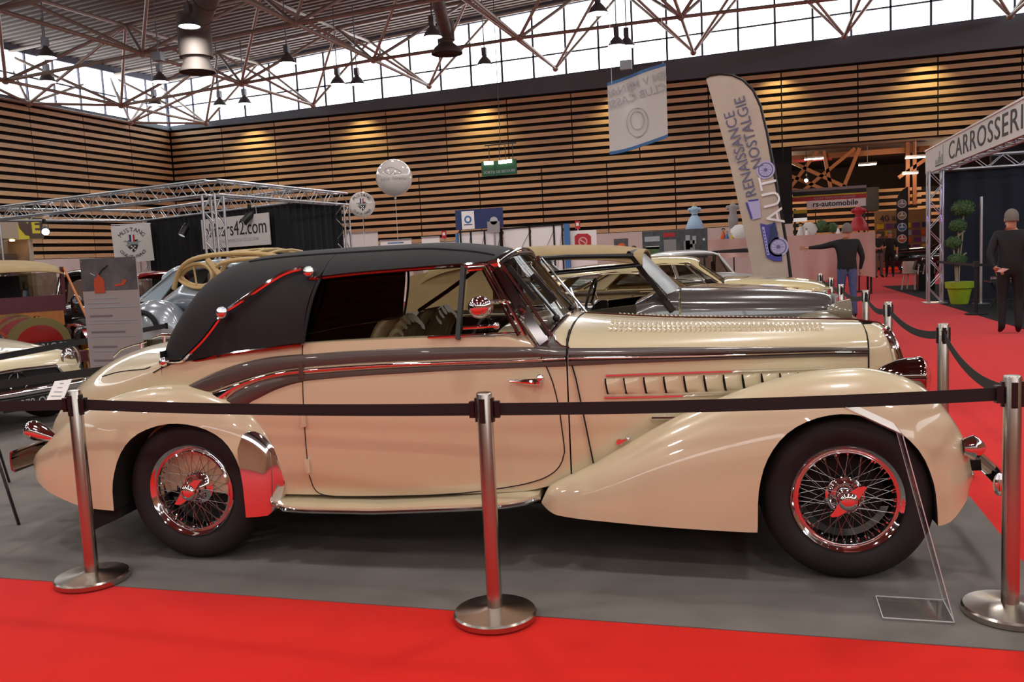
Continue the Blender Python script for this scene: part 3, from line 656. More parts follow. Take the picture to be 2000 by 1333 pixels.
mi = MB(); mi.ball((1.585, -.85, 1.29), .052, (1.1, .85, 1.0), n=20, m=14, rot=(0, -.25, 0)); mir = mi.build('door_mirror', 'chrome', car, 60)
MB().tube([(1.62, -.845, 1.31), (1.665, -.80, 1.315), (1.685, -.70, 1.30)], .010, 8).build('mirror_arm', 'chrome', mir)
MB().cyl((1.632, -.85, 1.278), (1.640, -.85, 1.276), .042, n=18).build('mirror_glass', 'clear_sheet', mir)
bh = MB(); bh.tube([(-.98, -.06, 1.01), (-.92, -.06, 1.055), (-.84, -.06, 1.078), (-.74, -.06, 1.098)], .006, 6); bh.cyl((-.78, -.06, 1.05), (-.78, -.06, 1.088), .007)
bh.tube([(-.72, -.02, 1.118), (-.67, 0, 1.132), (-.60, 0, 1.128), (-.55, 0, 1.12)], [.006, .011, .010, .008], 8, flat=1.8); bh.cyl((-.66, 0, 1.07), (-.655, 0, 1.13), .008); bh.build('boot_rail', 'chrome', car)
# ------------------------------------------------------------------ more materials
mat('tan_cloth', '#a08a62', .85, var=.3, vs=5, bump=.1, bs=200)
mat('white_gloss', '#e8e6e2', .3); mat('white_cloth', '#d6d2cd', .8, bump=.05, bs=80)
mat('balloon_white', '#d8d2cc', .12, coat=.6); mat('grey_print', '#8c9593', .6); mat('black_print', '#1c1b1e', .6); mat('pale_print', '#aeb0b2', .8)
mat('flag_cloth', '#b7a99b', .85, var=.25, vs=1.5, bump=.08, bs=12); mat('blue_print', '#3c3c8c', .6); mat('lilac_print', '#a7a3cc', .6); mat('white_print', '#dcdade', .6); mat('slate_print', '#595a78', .6)
mat('navy', '#25335f', .7); mat('mid_blue', '#3f6fa3', .6); mat('sky_blue', '#9fbad2', .8); mat('red_print', '#b3202a', .5); mat('orange_print', '#cf5a2c', .6); mat('green_sign', '#12502f', .5); mat('yellow_print', '#c9b81f', .5)
mat('purple_print', '#6a3f86', .6); mat('beige_panel', '#a3917c', .6); mat('brown_panel', '#4a332b', .6); mat('pink_cloth', '#d6aca2', .8, var=.4, vs=1.5, bump=.1, bs=20, col2='#bd8a80')
mat('black_drape', '#0b0c10', .85); mat('blue_drape', '#141823', .85); mat('poster_grey', '#918c8a', .6); mat('poster_dark', '#3a3d40', .6, var=.5, vs=6, col2='#6d6e70'); mat('oilcan_red', '#a8492e', .4)
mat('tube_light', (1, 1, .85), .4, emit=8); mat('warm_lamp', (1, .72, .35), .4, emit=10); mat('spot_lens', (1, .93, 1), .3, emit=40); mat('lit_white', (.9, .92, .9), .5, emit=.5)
mat('leaf', '#3f5a33', .7, var=.6, vs=14, col2='#5f7d48'); mat('lime_pot', '#8aa01f', .45); mat('bark', '#8f8168', .8); mat('soil', '#2b211a', .95)
mat('chair_white', '#cdbfae', .4); mat('far_orange', '#8a5533', .6, var=.3, vs=1); mat('far_dark', '#3b2a26', .8, var=.4, vs=.8); mat('frame_tan', '#b79d6a', .5)
mat('wire_white', '#c9c9c9', .5)
# ------------------------------------------------------------------ stanchions and belts
def stanchion(x, y, label, faces):
    t = thing('stanchion', label, 'stanchion', (x, y, .004))
    MB().lathe([(0, .0), (.172, .0), (.177, .006), (.177, .026), (.170, .034), (.06, .044), (.040, .05), (0, .05)], 48).build('base_plate', 'steel', t, 30)
    MB().lathe([(.033, .045), (.033, .962), (.030, .968), (0, .970)], 28).build('post', 'steel', t, 40)
    for a in (0, pi/2, pi, 3*pi/2):
        MB().box((cos(a+faces)*.034, sin(a+faces)*.034, .895), (.012, .022, .10), (0, 0, a+faces)).build('belt_slot', 'black_plastic', t, 0)
    return t
stanchion(-3.255, 3.475, 'steel stanchion left of the cream car, before its rear fender', 0)
stanchion(-1.110, 3.385, 'steel stanchion in the middle, in front of the cream car door', 0)
stanchion(.935, 3.76, 'tall nearest steel stanchion at the right edge of the picture', 0)
stanchion(-4.62, 3.44, 'steel stanchion past the left edge that carries two belts', 0)
RP = [(1.09, 5.95), (1.04, 8.02), (1.06, 9.87), (.93, 11.25), (.96, 13.2), (.92, 14.9)]
NM = ['first', 'second', 'third', 'fourth', 'fifth', 'sixth']
for k, (x, y) in enumerate(RP): stanchion(x, y, f'{NM[k]} steel stanchion behind the right front one along the red aisle', 0)
def belt(a, b, sag, label, w=.052, z=.90):
    a, b = Vector((*a, z)), Vector((*b, z)); d = (b-a).normalized(); a = a+d*.053; b = b-d*.053
    t = thing('belt', label, 'barrier belt', a)
    n = Vector((-d.y, d.x, 0))*.0012; m = MB()
    secs = []
    for u in rng(0, 1, 25):
        p = (b-a)*u-Vector((0, 0, sag*4*u*(1-u))); secs.append([p+n+Vector((0, 0, w/2)), p-n+Vector((0, 0, w/2)), p-n-Vector((0, 0, w/2)), p+n-Vector((0, 0, w/2))])
    m.loft(secs, ring=True, caps=True); m.build('webbing', 'belt_black', t, 0)
    for p in (Vector((0, 0, 0)), b-a): MB().box(p, (.022, .03, .068), (0, 0, atan2(d.y, d.x))).build('belt_clip', 'black_plastic', t, 0)
    return t
belt((-3.255, 3.475), (-1.11, 3.385), .012, 'black belt from the left to the middle stanchion across the rear wheel')
belt((-1.11, 3.385), (.935, 3.76), .012, 'black belt from the middle to the right stanchion across the bonnet')
belt((-4.62, 3.44), (-3.255, 3.475), .01, 'black belt end at the left edge in front of the front tyre')
belt((-4.62, 3.44), (-3.65, 6.2), .0, 'black belt running back past the poster foot to the car boot')
belt((-5.72, 4.6), (-6.55, 8.5), .0, 'black belt running back across the red vintage car bonnet')
PP = [(.935, 3.76)]+RP
for k in range(6): belt(PP[k], PP[k+1], [.07, .07, .07, .06, .05, .05][k], ['grey belt sagging from the right front stanchion to the first behind it', 'sagging belt between the first and second aisle stanchions', 'sagging belt between the second and third aisle stanchions', 'sagging belt between the third and fourth aisle stanchions', 'sagging belt between the fourth and fifth aisle stanchions', 'sagging belt between the fifth and sixth aisle stanchions'][k])
# ------------------------------------------------------------------ clear acrylic sign stands
ac = thing('acrylic_sign_stand', 'clear bent acrylic sign stand on the carpet by the front wheel', 'sign stand', (.575, 3.73, .007))
MB().box((-.0, 0, .004), (.26, .225, .008)).build('foot_plate', 'clear_sheet', ac, 0)
MB().prism([(.13, -.112, .004), (-.055, -.112, .752), (-.055, .112, .752), (.13, .112, .004)], (-.003, 0, -.001), (.003, 0, .001)).build('upright', 'clear_sheet', ac, 0)
tray = MB().prism([(-.055, -.112, .752), (-.27, -.112, .86), (-.27, .112, .86), (-.055, .112, .752)], (0, 0, -.002), (.001, 0, .003)).build('tray', 'clear_sheet', ac, 0)
MB().prism([(-.06, -.10, .758), (-.26, -.10, .858), (-.26, .10, .858), (-.06, .10, .758)], (0, 0, 0), (0, 0, .002)).build('sheet_of_paper', 'white_gloss', tray, 0)
for a, b in (((-.13, -.112, .008), (-.13, .112, .008)), ((.13, -.112, .008), (.13, .112, .008)), ((-.13, -.112, .008), (.13, -.112, .008)), ((-.13, .112, .008), (.13, .112, .008)), ((.13, -.112, .008), (-.055, -.112, .752)), ((.13, .112, .008), (-.055, .112, .752))):
    MB().bar(a, b, .0035).build('polished_edge', 'wire_white', ac, 0)
ac2 = thing('acrylic_sign_stand', 'clear acrylic stand with a tilted printed sheet before the left saloon car', 'sign stand', (-5.05, 5.22, .007), -.3)
MB().box((0, 0, .004), (.24, .22, .008)).build('foot_plate', 'clear_sheet', ac2, 0); MB().box((.05, .10, .30), (.22, .005, .60), (-.06, 0, 0)).build('upright', 'clear_sheet', ac2, 0)
t2 = MB().box((.0, .03, .69), (.155, .21, .004), (.95, .0, .25)).build('sheet_of_paper', 'white_gloss', ac2, 0)
Mx = Matrix.Translation((0, .03, .6935)) @ Euler((.95, 0, .25)).to_matrix().to_4x4()
for k, s_ in enumerate((.09, .04, .05, .08, .10)):
    q = MB().box((0, .07-.035*k, .0), (s_, .008, .001)); q.v = [tuple(Mx @ Vector(v)) for v in q.v]; q.build('print_line', 'grey_print', ac2, 0)
# ------------------------------------------------------------------ printed poster on a stand
po = thing('poster', 'tall grey poster with a red oil can picture standing behind the boot', 'poster', (-5.41, 6.3, .004), -.02)
pb = MB().box((0, 0, 1.08), (.585, .01, 1.16)).build('board', 'poster_grey', po, 0)
dk_ = MB().box((0, -.006, 1.52), (.585, .003, .28)).build('printed_picture', 'poster_dark', pb, 0)
MB().lathe([(0, .0), (.055, .0), (.055, .13), (.045, .16), (.02, .185), (.016, .21), (0, .21)], 16).mesh
oc = MB()
oc.prism([(-.16, 0, 1.36), (-.05, 0, 1.36), (-.05, 0, 1.46), (-.065, 0, 1.49), (-.095, 0, 1.505), (-.10, 0, 1.53), (-.115, 0, 1.53), (-.118, 0, 1.505), (-.15, 0, 1.49), (-.16, 0, 1.46)], (0, -.011, 0), (0, -.008, 0)); oc.build('oil_can_print', 'oilcan_red', pb, 0)
MB().tube([(-.10, -.011, 1.52), (-.06, -.011, 1.56), (.0, -.011, 1.595)], .006, 5).build('spout_print', 'black_print', pb); MB().tube([(-.14, -.011, 1.51), (-.19, -.011, 1.535)], .005, 5).build('lever_print', 'grey_print', pb)
MB().prism([(.06, 0, 1.41), (.15, 0, 1.42), (.19, 0, 1.46), (.15, 0, 1.47), (.12, 0, 1.435), (.06, 0, 1.43)], (0, -.011, 0), (0, -.008, 0)).build('rag_print', 'oilcan_red', pb, 0)
for z, w, h in [(1.315, .30, .012), (1.275, .34, .010), (1.235, .50, .010)]+[(z0-dz, w, h) for z0, ws in ((1.16, (.24, .50, .44)), (1.02, (.36, .46)), (.89, (.26, .38)), (.77, (.22, .36))) for dz, w, h in [(0.0, ws[0], .016)]+[(.04+.025*i, q, .007) for i, q in enumerate(ws[1:])]]:
    MB().box((-.24+w/2, -.0065, z), (w, .003, h)).build('print_line', 'grey_print' if h < .014 else 'lamp_metal', pb, 0)
MB().box((0, .02, .55), (.05, .03, 1.1)).build('stand_post', 'alu', po, 0); MB().box((0, .02, .01), (.4, .3, .02)).build('stand_foot', 'alu', po, 0)
for s in (-1, 1): MB().cyl((s*.275, -.012, 1.64), (s*.275, .01, 1.64), .008).build('fixing', 'alu', po)
ez = thing('easel', 'thin black easel leg standing at the left edge of the grey carpet', 'easel', (-4.46, 4.21, .004))
for q in ((.0, 0), (-1.1, .1), (-1.0, .9)): MB().bar((q[0], q[1], 0), (-.55+q[0]*.06, .2+q[1]*.1, 1.2), .014).build('leg', 'black_plastic', ez, 0)
MB().box((-.6, .10, .72), (.5, .03, .03)).build('ledge', 'black_plastic', ez, 0)
# ------------------------------------------------------------------ aluminium truss
brace_me = MB().cyl((0, 0, 0), (0, 0, 1), 1, n=6).mesh('brace', 'alu', 60)
def truss(a, b, parent, name='truss_beam', w=.26, step=.27, both=True):
    a, b = Vector(a), Vector(b); d = (b-a); L = d.length; d.normalize()
    u = Vector((0, 0, 1)) if abs(d.z) < .9 else Vector((1, 0, 0)); s = d.cross(u).normalized(); u = s.cross(d)
    m = MB()
    for i in (-1, 1):
        for j in (-1, 1): o = s*i*w/2+u*j*w/2; m.cyl(a+o, b+o, .024, n=8)
    t = m.build(name, 'alu', parent, 60); n = max(2, int(L/step))
    for k in range(n):
        p, q = a+d*(L*k/n), a+d*(L*(k+1)/n); e = 1 if k % 2 else -1
        fs = [(s*-.5*w, u), (s*.5*w, u)]+([(u*-.5*w, s), (u*.5*w, s)] if both else [])
        for o, v in fs:
            A, B = p+o-v*e*w/2, q+o+v*e*w/2; r = obj('brace', brace_me, t); r.location = A; r.rotation_euler = (B-A).to_track_quat('Z', 'Y').to_euler(); r.scale = (.009, .009, (B-A).length)
    return t
tg = thing('truss_gantry', 'silver truss frame of the stand with the black drapes and web address sign', 'truss', (-9.5, 13.85, 0))
P0 = Vector((-9.5, 13.85, 0)); Q = lambda x, y, z: Vector((x, y, z))-P0
truss(Q(-9.5, 13.85, 2.97), Q(-16.9, 16.05, 2.97), tg); truss(Q(-9.5, 13.85, 2.97), Q(-9.35, 18.7, 2.97), tg)
truss(Q(-9.6, 17.0, 2.97), Q(-15.55, 19.6, 2.97), tg); truss(Q(-15.55, 19.6, 2.97), Q(-16.9, 16.05, 2.97), tg)
for x, y in ((-9.5, 13.85), (-15.55, 19.6), (-9.35, 18.6), (-16.9, 16.05)): truss(Q(x, y, .03), Q(x, y, 2.85), tg, 'truss_post'); 
for x, y in ((-9.5, 13.85), (-15.55, 19.6), (-9.35, 18.6), (-16.9, 16.05)): MB().box(Q(x, y, .012), (.42, .42, .024)).build('foot_plate', 'alu', tg, 0)
def drape(name, label, a, b, z0, z1, m, amp=.04, folds=10, top=None):
    a, b = Vector((*a, 0)), Vector((*b, 0)); d = b-a; n = Vector((-d.y, d.x, 0)).normalized(); c = (a+b)/2
    q = MB().grid(lambda u, v: a-c+d*u+n*amp*sin(u*folds*2*pi)*(.55+.45*(1-v))*(1+.4*sin(u*folds*2.7))+Vector((0, 0, z0+(z1-z0)*v)), folds*8+1, 6)
    o = q.build(name, m, None, 60, solid=.008); o.location = c; return tag(o, label, 'curtain')
drape('drape', 'black drape hung between the left truss posts behind the web address sign', (-15.35, 19.42), (-9.75, 16.98), .02, 2.82, 'black_drape', .04, 26)
drape('drape', 'black drape at the right end of the truss beside the round badge balloon', (-9.70, 16.86), (-9.42, 18.75), .02, 2.84, 'black_drape', .05, 9)
# web address board
d_ = Vector((5.6, -2.44, 0)).normalized()
bo = thing('sign_board', 'white board reading oldcars42.com hanging on the black drape', 'sign', (-11.62, 17.68, 2.33), atan2(d_.y, d_.x))
MB().box((0, 0, 0), (2.72, .02, .70)).build('board', 'white_cloth', bo, 0)
text('lettering', 'oldcars42.com', .47, 'black_print', plane_m((0, -.014, .06), (1, 0, 0), (0, 0, 1)), bo, sx=.92)
text('lettering', "VENTE D'AUTOMOBILES DE COLLECTION", .10, 'pale_print', plane_m((0, -.014, -.20), (1, 0, 0), (0, 0, 1)), bo)
for s in (-.9, .9): MB().cyl((s, 0, .33), (s, 0, .52), .006).build('hanger', 'wire_white', bo)
def par_can(loc, aim, label, lit=False, L=.30):
    loc = Vector(loc); t = thing('spotlight', label, 'spotlight', loc); d = (Vector(aim)-loc).normalized(); q = d.to_track_quat('Z', 'Y')
    c = MB().lathe([(0, -.10), (.06, -.10), (.075, -.06), (.085, .0), (.085, L-.1), (.092, L-.1), (.092, L-.07), (.08, L-.07)], 18).build('can', 'black_plastic', t, 40); c.rotation_euler = q.to_euler()
    ln = MB().lathe([(.08, L-.085), (.04, L-.078), (0, L-.075)], 16).build('lens', 'spot_lens' if lit else 'lit_white', c)  # unlit lenses get a weak glow added
    MB().tube([Vector((-.10, 0, 0)), Vector((-.10, 0, .14)), Vector((.10, 0, .14)), Vector((.10, 0, 0))], .010, 6).build('yoke', 'black_plastic', t); MB().box((0, 0, .19), (.06, .06, .10)).build('clamp', 'black_plastic', t, 0)
    return t
par_can((-16.25, 16.95, 2.62), (-13.5, 14.3, 1.4), 'lit stage spotlight glowing on the truss at the far left', True)
par_can((-15.25, 19.2, 2.52), (-16.6, 18.2, 1.6), 'black spotlight in front of the square horse badge flag')
par_can((-13.3, 18.2, 2.52), (-13.6, 17.4, 1.2), 'black spotlight hung on the truss left of the web address sign')
par_can((-10.98, 17.35, 2.66), (-11.9, 16.6, 1.5), 'black spotlight at the upper right corner of the web address sign')
# horse badge: round printed emblem with bars and checks (parts of whatever carries it)
def badge(parent, M, r, ring=True):
    def flat(name, pts, m, z=.004):
        q = MB().prism([(x*r, y*r, 0) for x, y in pts], (0, 0, z), (0, 0, z+.002)); q.v = [tuple(M @ Vector(v)) for v in q.v]; return q.build(name, m, parent, 0)
    flat('stripe_print', [(-.16, -.05), (-.05, -.05), (-.05, .5), (-.16, .5)], 'navy', .006); flat('stripe_print', [(-.04, -.05), (.03, -.05), (.03, .5), (-.04, .5)], 'white_gloss', .006); flat('stripe_print', [(.04, -.05), (.14, -.05), (.14, .5), (.04, .5)], 'red_print', .006)
    flat('shield_print', [(-.26, .16), (.30, .22), (.28, -.18), (.22, -.32), (.03, -.52), (-.16, -.34), (-.28, -.2)], 'black_print', .004)
    flat('horse_print', [(-.5, .12), (-.36, .2), (-.24, .12), (.1, .08), (.3, .14), (.52, .10), (.3, .04), (.26, -.02), (.40, -.14), (.2, -.06), (-.08, -.06), (-.2, -.18), (-.4, -.1), (-.2, .0), (-.3, .08)], 'grey_print', .008)
    for i in range(3):
        for j in range(3):
            if (i+j) % 2 == 0: x, y = -.11+.09*i, -.40+.09*j; flat('check_print', [(x, y), (x+.08, y), (x+.08, y+.08), (x, y+.08)], 'white_gloss', .009)
    for s_, top in (('MUSTANG', 1), ('CLUB DE FRANCE', 0)):
        n = len(s_); span = 1.75 if top else 1.9
        for k, c in enumerate(s_):
            if c == ' ': continue
            a = (pi/2+span/2-span*k/(n-1)) if top else (-pi/2-span/2+span*k/(n-1)); x, y = .78*r*cos(a), .78*r*sin(a); up = (cos(a), sin(a)) if top else (-cos(a), -sin(a))
            Mt = M @ plane_m((x, y, .005), (up[1], -up[0], 0), (up[0], up[1], 0)); text('lettering', c, (.27 if top else .2)*r*1.25, 'black_print', Mt, parent, .001)
fb_ = thing('foil_balloon', 'flat round white balloon with horse emblem beside the black drape', 'balloon', (-8.53, 18.0, 2.77), .42)
MB().lathe([(0, -.07), (.12, -.066), (.22, -.045), (.275, -.015), (.285, 0), (.275, .015), (.22, .045), (.12, .066), (0, .07)], 40, ax='y').build('skin', 'balloon_white', fb_, 60)
badge(fb_, plane_m((0, -.068, 0), (1, 0, 0), (0, 0, 1)), .27)
MB().cyl((0, 0, -.28), (0, 0, -2.765), .006, n=5).build('string', 'wire_white', fb_)
hf = thing('hanging_flag', 'square white flag with horse emblem behind the poster top', 'flag', (-15.3, 18.75, 2.2), .5)
MB().box((0, 0, 0), (1.2, .012, 1.2), (0, -.03, 0)).build('cloth', 'white_cloth', hf, 0); badge(hf, plane_m((0, -.01, 0), (1, 0, 0), (0, 0, 1)), .56); hf.scale = (.78, .78, .78); hf.location.z = 2.24
MB().bar((-.6, 0, .62), (.6, 0, .62), .03).build('top_rail', 'alu', hf, 0); MB().bar((.0, .03, .6), (.0, .03, -2.1), .03).build('pole', 'alu', hf, 0)
bl = thing('balloon', 'large white round balloon printed with a small car outline', 'balloon', (-7.72, 18, 3.31), .4)
MB().lathe([(.012, -.47), (.03, -.455), (.02, -.43)]+[(.40*sin(t)*(1-.0*t), -.40*cos(t)) for t in rng(.12, pi, 18)], 36).build('skin', 'balloon_white', bl, 60)
def on_ball(x, z, r=.402): return Vector((x, -sqrt(max(.001, r*r-x*x-z*z)), z))
MB().tube([on_ball(x, z) for x, z in [(-.20, .10), (-.17, .17), (-.08, .19), (.0, .18), (.09, .13), (.16, .09), (.14, .045), (.02, .045), (-.02, .09), (-.07, .05), (-.15, .06)]], .007, 5, closed=True).build('car_outline_print', 'grey_print', bl)
for k, c in enumerate('auto forever'):
    if c != ' ':
        x = -.27+.049*k; p = on_ball(x, -.05); text('lettering', c, .105, 'grey_print', plane_m(p, (-p.y, p.x, 0), (0, 0, 1)), bl, .001)
MB().cyl((0, 0, -.46), (0, 0, -3.25), .005, n=5).build('string', 'wire_white', bl)
MB().box((0, 0, -3.25), (.1, .1, .1)).build('weight', 'black_plastic', bl, 0)
# ------------------------------------------------------------------ exit sign, hanging banner, feather flag
es = thing('exit_sign', 'green lit emergency exit sign hanging before the slatted wall', 'sign', (-8.8, 30, 4.55), -.1)
for x0, w, rz in ((-.42, .55, .5), (.22, .85, -.12)):
    pn = MB().box((x0, 0, 0), (w, .05, .52), (0, 0, rz)).build('panel', 'green_sign', es, 0)
    MB().box((x0, -.03, .20), (w*.6, .07, .11), (0, 0, rz)).build('tube_lamp', 'tube_light', pn, 0)
    M0 = Matrix.Translation((x0, 0, 0)) @ Matrix.Rotation(rz, 4, 'Z'); text('lettering', 'SORTIE' if x0 < 0 else 'DE SECOURS', .13, 'pale_print', M0 @ plane_m((0, -.03, -.13), (1, 0, 0), (0, 0, 1)), pn)
for x in (-.4, .0, .22, .5): MB().cyl((x, 0, .25), (x, 0, .8), .012, n=6).build('hanger_rod', 'black_plastic', es)
MB().box((.05, 0, .82), (1.2, .05, .04)).build('cross_bar', 'black_plastic', es, 0); MB().cyl((.05, .0, .83), (.05, .0, 6.68), .012, n=6).build('suspension_wire', 'black_plastic', es)
hb_ = thing('hanging_banner', 'white hanging banner with blue edges, its print showing through reversed', 'banner', (-2.6, 20, 4.62), .02)
C4 = [(-.655, 0, -.99), (.655, 0, -.66), (.655, 0, .99), (-.655, 0, .65)]
def bp_(u, v): return Vector((-.655+1.31*u, .05*sin(u*7)+.02, (-.93+.28*u*u*.6+.12*u)*(1-v)+(.60+.32*u)*v))
MB().grid(bp_, 14, 10).build('cloth', 'white_cloth', hb_, 60, solid=.006)
for v, nm in ((0, 'bottom_hem'), (1, 'top_hem')): MB().loft([[bp_(u, v)+Vector((0, -.012, -.035)), bp_(u, v)+Vector((0, -.012, .035)), bp_(u, v)+Vector((0, .012, .035)), bp_(u, v)+Vector((0, .012, -.035))] for u in rng(0, 1, 14)], ring=True, caps=True).build(nm, 'mid_blue', hb_, 0)
for s_, z, y in (('EN V MENAI', .52, .0), ('CLUB CASSI', .27, 0)): text('lettering', s_, .25, 'pale_print', plane_m((.02, -.055, z), (-1, 0, -.24), (-.1, 0, 1)) @ Matrix.Diagonal((1, 1, 1, 1)), hb_, .001)
MB().tube([(.0+.24*cos(a), -.055, -.30+.32*sin(a)) for a in rng(0, 2*pi, 29)[:-1]], .012, 4, closed=True).build('crest_print', 'pale_print', hb_); MB().tube([(.0+.15*cos(a), -.055, -.26+.2*sin(a)) for a in rng(0, 2*pi, 21)[:-1]], .010, 4, closed=True).build('crest_print', 'pale_print', hb_)
for x, z in ((-.55, .60), (.6, .93)): MB().cyl((x, 0, z), (x, 0, 5.2), .006, n=5).build('suspension_wire', 'wire_white', hb_)
MB().box((-.22, .0, .98), (.26, .12, .20)).build('hoist_box', 'lamp_metal', hb_, 0)
ff = thing('feather_flag', 'tall beige feather flag with blue car print and vertical words', 'flag', (.0, 16, .004))
OUT = [(-.10, .62), (-.16, 1.1), (-.30, 1.9), (-.47, 2.8), (-.66, 3.6), (-.86, 4.40), (-.80, 4.44), (-.62, 4.45), (-.42, 4.41), (-.24, 4.30), (-.09, 4.12), (.02, 3.85), (.12, 3.4), (.22, 2.8), (.32, 2.1), (.42, 1.4), (.50, .62)]
MB().prism([(x, .02*sin(z*3), z) for x, z in OUT], (0, -.004, 0), (0, .004, 0)).build('cloth', 'flag_cloth', ff, 0)
MB().tube([(x, 0, z) for x, z in [(-.88, 4.43), (-.80, 4.46), (-.62, 4.47), (-.42, 4.43), (-.23, 4.32), (-.07, 4.13), (.045, 3.86), (.145, 3.4), (.245, 2.8), (.345, 2.1), (.445, 1.4), (.525, .62), (.54, .1)]], [.022]*8+[.026]*3+[.03, .03], 8).build('pole', 'black_plastic', ff)
MB().box((.54, 0, .03), (.5, .5, .06)).build('foot', 'black_plastic', ff, 0)
ax_ = (-.235, 0, .97)
text('lettering', 'RENAISSANCE', .262, 'slate_print', plane_m((-.30, -.03, 3.06), ax_, (-.97, 0, -.235)), ff, .001, sx=.92)
text('lettering', 'NOSTALGIE', .262, 'slate_print', plane_m((-.15, -.03, 3.42), ax_, (-.97, 0, -.235)), ff, .001, sx=.92)
text('lettering', 'AUT', .42, 'white_print', plane_m((.215, -.03, 2.24), (-.18, 0, .98), (-.98, 0, -.18)), ff, .001, sx=1.0, space=1.1)
def disc(parent, name, c, r, m, y, rin=0, n=28): return MB().lathe([(rin, 0), (r, 0)], n, (c[0], y, c[1]), 'y').build(name, m, parent, 0, recalc=False)
for c, r in (((.11, 2.76), .155), ((.30, 1.42), .17)):
    disc(ff, 'wheel_print', c, r, 'lilac_print', -.026); disc(ff, 'wheel_print', c, r*.82, 'slate_print', -.028); disc(ff, 'wheel_print', c, r*.70, 'lilac_print', -.030); disc(ff, 'wheel_print', c, r*.2, 'slate_print', -.033)
    for k in range(10): a = 2*pi*k/10; MB().bar((c[0]+r*.25*cos(a), -.031, c[1]+r*.25*sin(a)), (c[0]+r*.62*cos(a), -.031, c[1]+r*.62*sin(a)), .012, .002).build('spoke_print', 'slate_print', ff, 0)
def fl(pts, m, y, nm='car_print'): return MB().prism([(x, 0, 1.86-(1.82-z)*.80 if z < 1.83 and nm == 'car_print' else z+.06) for x, z in pts], (0, y-.002, 0), (0, y, 0)).build(nm, m, ff, 0)
fl([(-.0, 1.80), (.12, 1.76), (.26, 1.80), (.30, 1.5), (.36, 1.30), (.36, .95), (.22, .96), (.10, 1.05)], 'blue_print', -.024)
fl([(.17, 1.72), (.24, 1.82), (.30, 1.55), (.20, 1.42), (.12, 1.30)], 'navy', -.026); fl([(.03, 1.72), (.07, 1.72), (.15, 1.10), (.11, 1.10)], 'lilac_print', -.026)
for k in range(8): fl([(.045+.009*k, 1.66-.07*k), (.065+.009*k, 1.66-.07*k), (.071+.009*k, 1.62-.07*k), (.051+.009*k, 1.62-.07*k)], 'blue_print', -.028)
fl([(-.22, 2.16), (-.17, 2.20), (-.0, 2.20), (.02, 1.88), (-.12, 1.85), (-.17, 1.95)], 'lilac_print', -.024, 'screen_print'); fl([(-.24, 2.16), (-.20, 2.16), (-.12, 1.88), (-.15, 1.86)], 'blue_print', -.026, 'screen_print'); fl([(-.20, 2.20), (-.02, 2.21), (-.02, 2.18), (-.18, 2.17)], 'blue_print', -.027, 'screen_print')
for z, w in ((.82, .36), (.77, .2)): MB().box((.2, -.024, z), (w, .002, .02)).build('print_line', 'grey_print', ff, 0)
# ------------------------------------------------------------------ high-bay lamps and ducts
def bay(x, y, z, label, group=None):
    t = thing('pendant_lamp', label, 'lamp', (x, y, z), 0, group)
    MB().lathe([(.29, 0), (.27, .05), (.20, .17), (.12, .26), (.08, .30), (.08, .36), (0, .36)], 24).build('bell', 'lamp_metal', t, 50)
    MB().lathe([(.265, .012), (.1, .0), (0, -.004)], 24).build('lens', 'lamp_glow', t); MB().box((0, 0, .47), (.16, .16, .26)).build('ballast_box', 'lamp_metal', t, 0); MB().cyl((0, 0, .55), (0, 0, roof_z(x, y)-z+.11), .02, n=6).build('rod', 'lamp_metal', t)
    return t
for x, y, z, l in [(-14.65, 20.94, 8, 'lit high-bay lamp in front of the larger duct drop'), (-20.4, 22.0, 8, 'lit high-bay lamp at the upper left above the window band'), (-14.65, 26.03, 8, 'lit high-bay lamp right of the larger duct'), (-9.22, 25.0, 8, 'lit high-bay lamp left of the smaller duct drop'), (-4.2, 24.66, 8, 'lit high-bay lamp at the top edge right of the smaller duct'),
                   (-22.96, 24.69, 8, 'high-bay lamp directly below the upper left lit one'), (-19.86, 26.47, 8, 'high-bay lamp before the window left of the larger duct'), (-22.83, 29.96, 8, 'high-bay lamp just left of the hall corner'), (-20.88, 31.45, 8, 'left of two low high-bay lamps before the corner window'), (-19.81, 31.56, 8, 'right of two low high-bay lamps before the corner window'),
                   (-14.83, 29.89, 8, 'left of two high-bay lamps before the window in mid wall'), (-14.21, 30.24, 8, 'right of two high-bay lamps before the window in mid wall'), (-9.01, 29.45, 8, 'single high-bay lamp before the window right of the smaller duct'), (-4.33, 28.76, 8, 'left of the twin high-bay lamps above the hanging banner'), (-4.05, 29.04, 8, 'right of the twin high-bay lamps above the hanging banner')]:
    bay(x, y, z, l)
def duct(x, y, z0, zt, r, rc, far, label):
    t = thing('air_duct', label, 'duct', (x, y, z0))
    MB().lathe([(r, .42), (r, zt-z0)], 28).build('drop_pipe', 'duct_metal', t, 50); MB().lathe([(rc, 0), (rc, .05), (rc*.78, .2), (r*.8, .34), (r*.8, .42), (r, .44)], 28).build('diffuser', 'duct_metal', t, 40); MB().lathe([(rc*.97, .03), (0, .03)], 24).build('diffuser_face', 'dark_void', t)
    pp = MB(); a = Vector((0, 0, zt-z0-.35)); b = Vector((far[0]-x, far[1]-y, far[2]-z0)); pp.cyl(a, b, r*.72, n=24); pp.build('supply_pipe', 'duct_metal', t, 50)
    for k in range(1, 8): MB().tube([a+(b-a)*(k/8-.004), a+(b-a)*(k/8+.004)], r*.75, 24).build('pipe_band', 'duct_metal', t)
duct(-15.25, 22, 7.05, 8.6, .46, .50, (-11.3, 18.8, 10.1), 'large grey air duct with vertical drop and round diffuser at upper left')
duct(-9.5, 27, 7.95, 8.95, .27, .50, (-7.4, 19, 9.9), 'smaller grey air duct with flared diffuser at top centre')
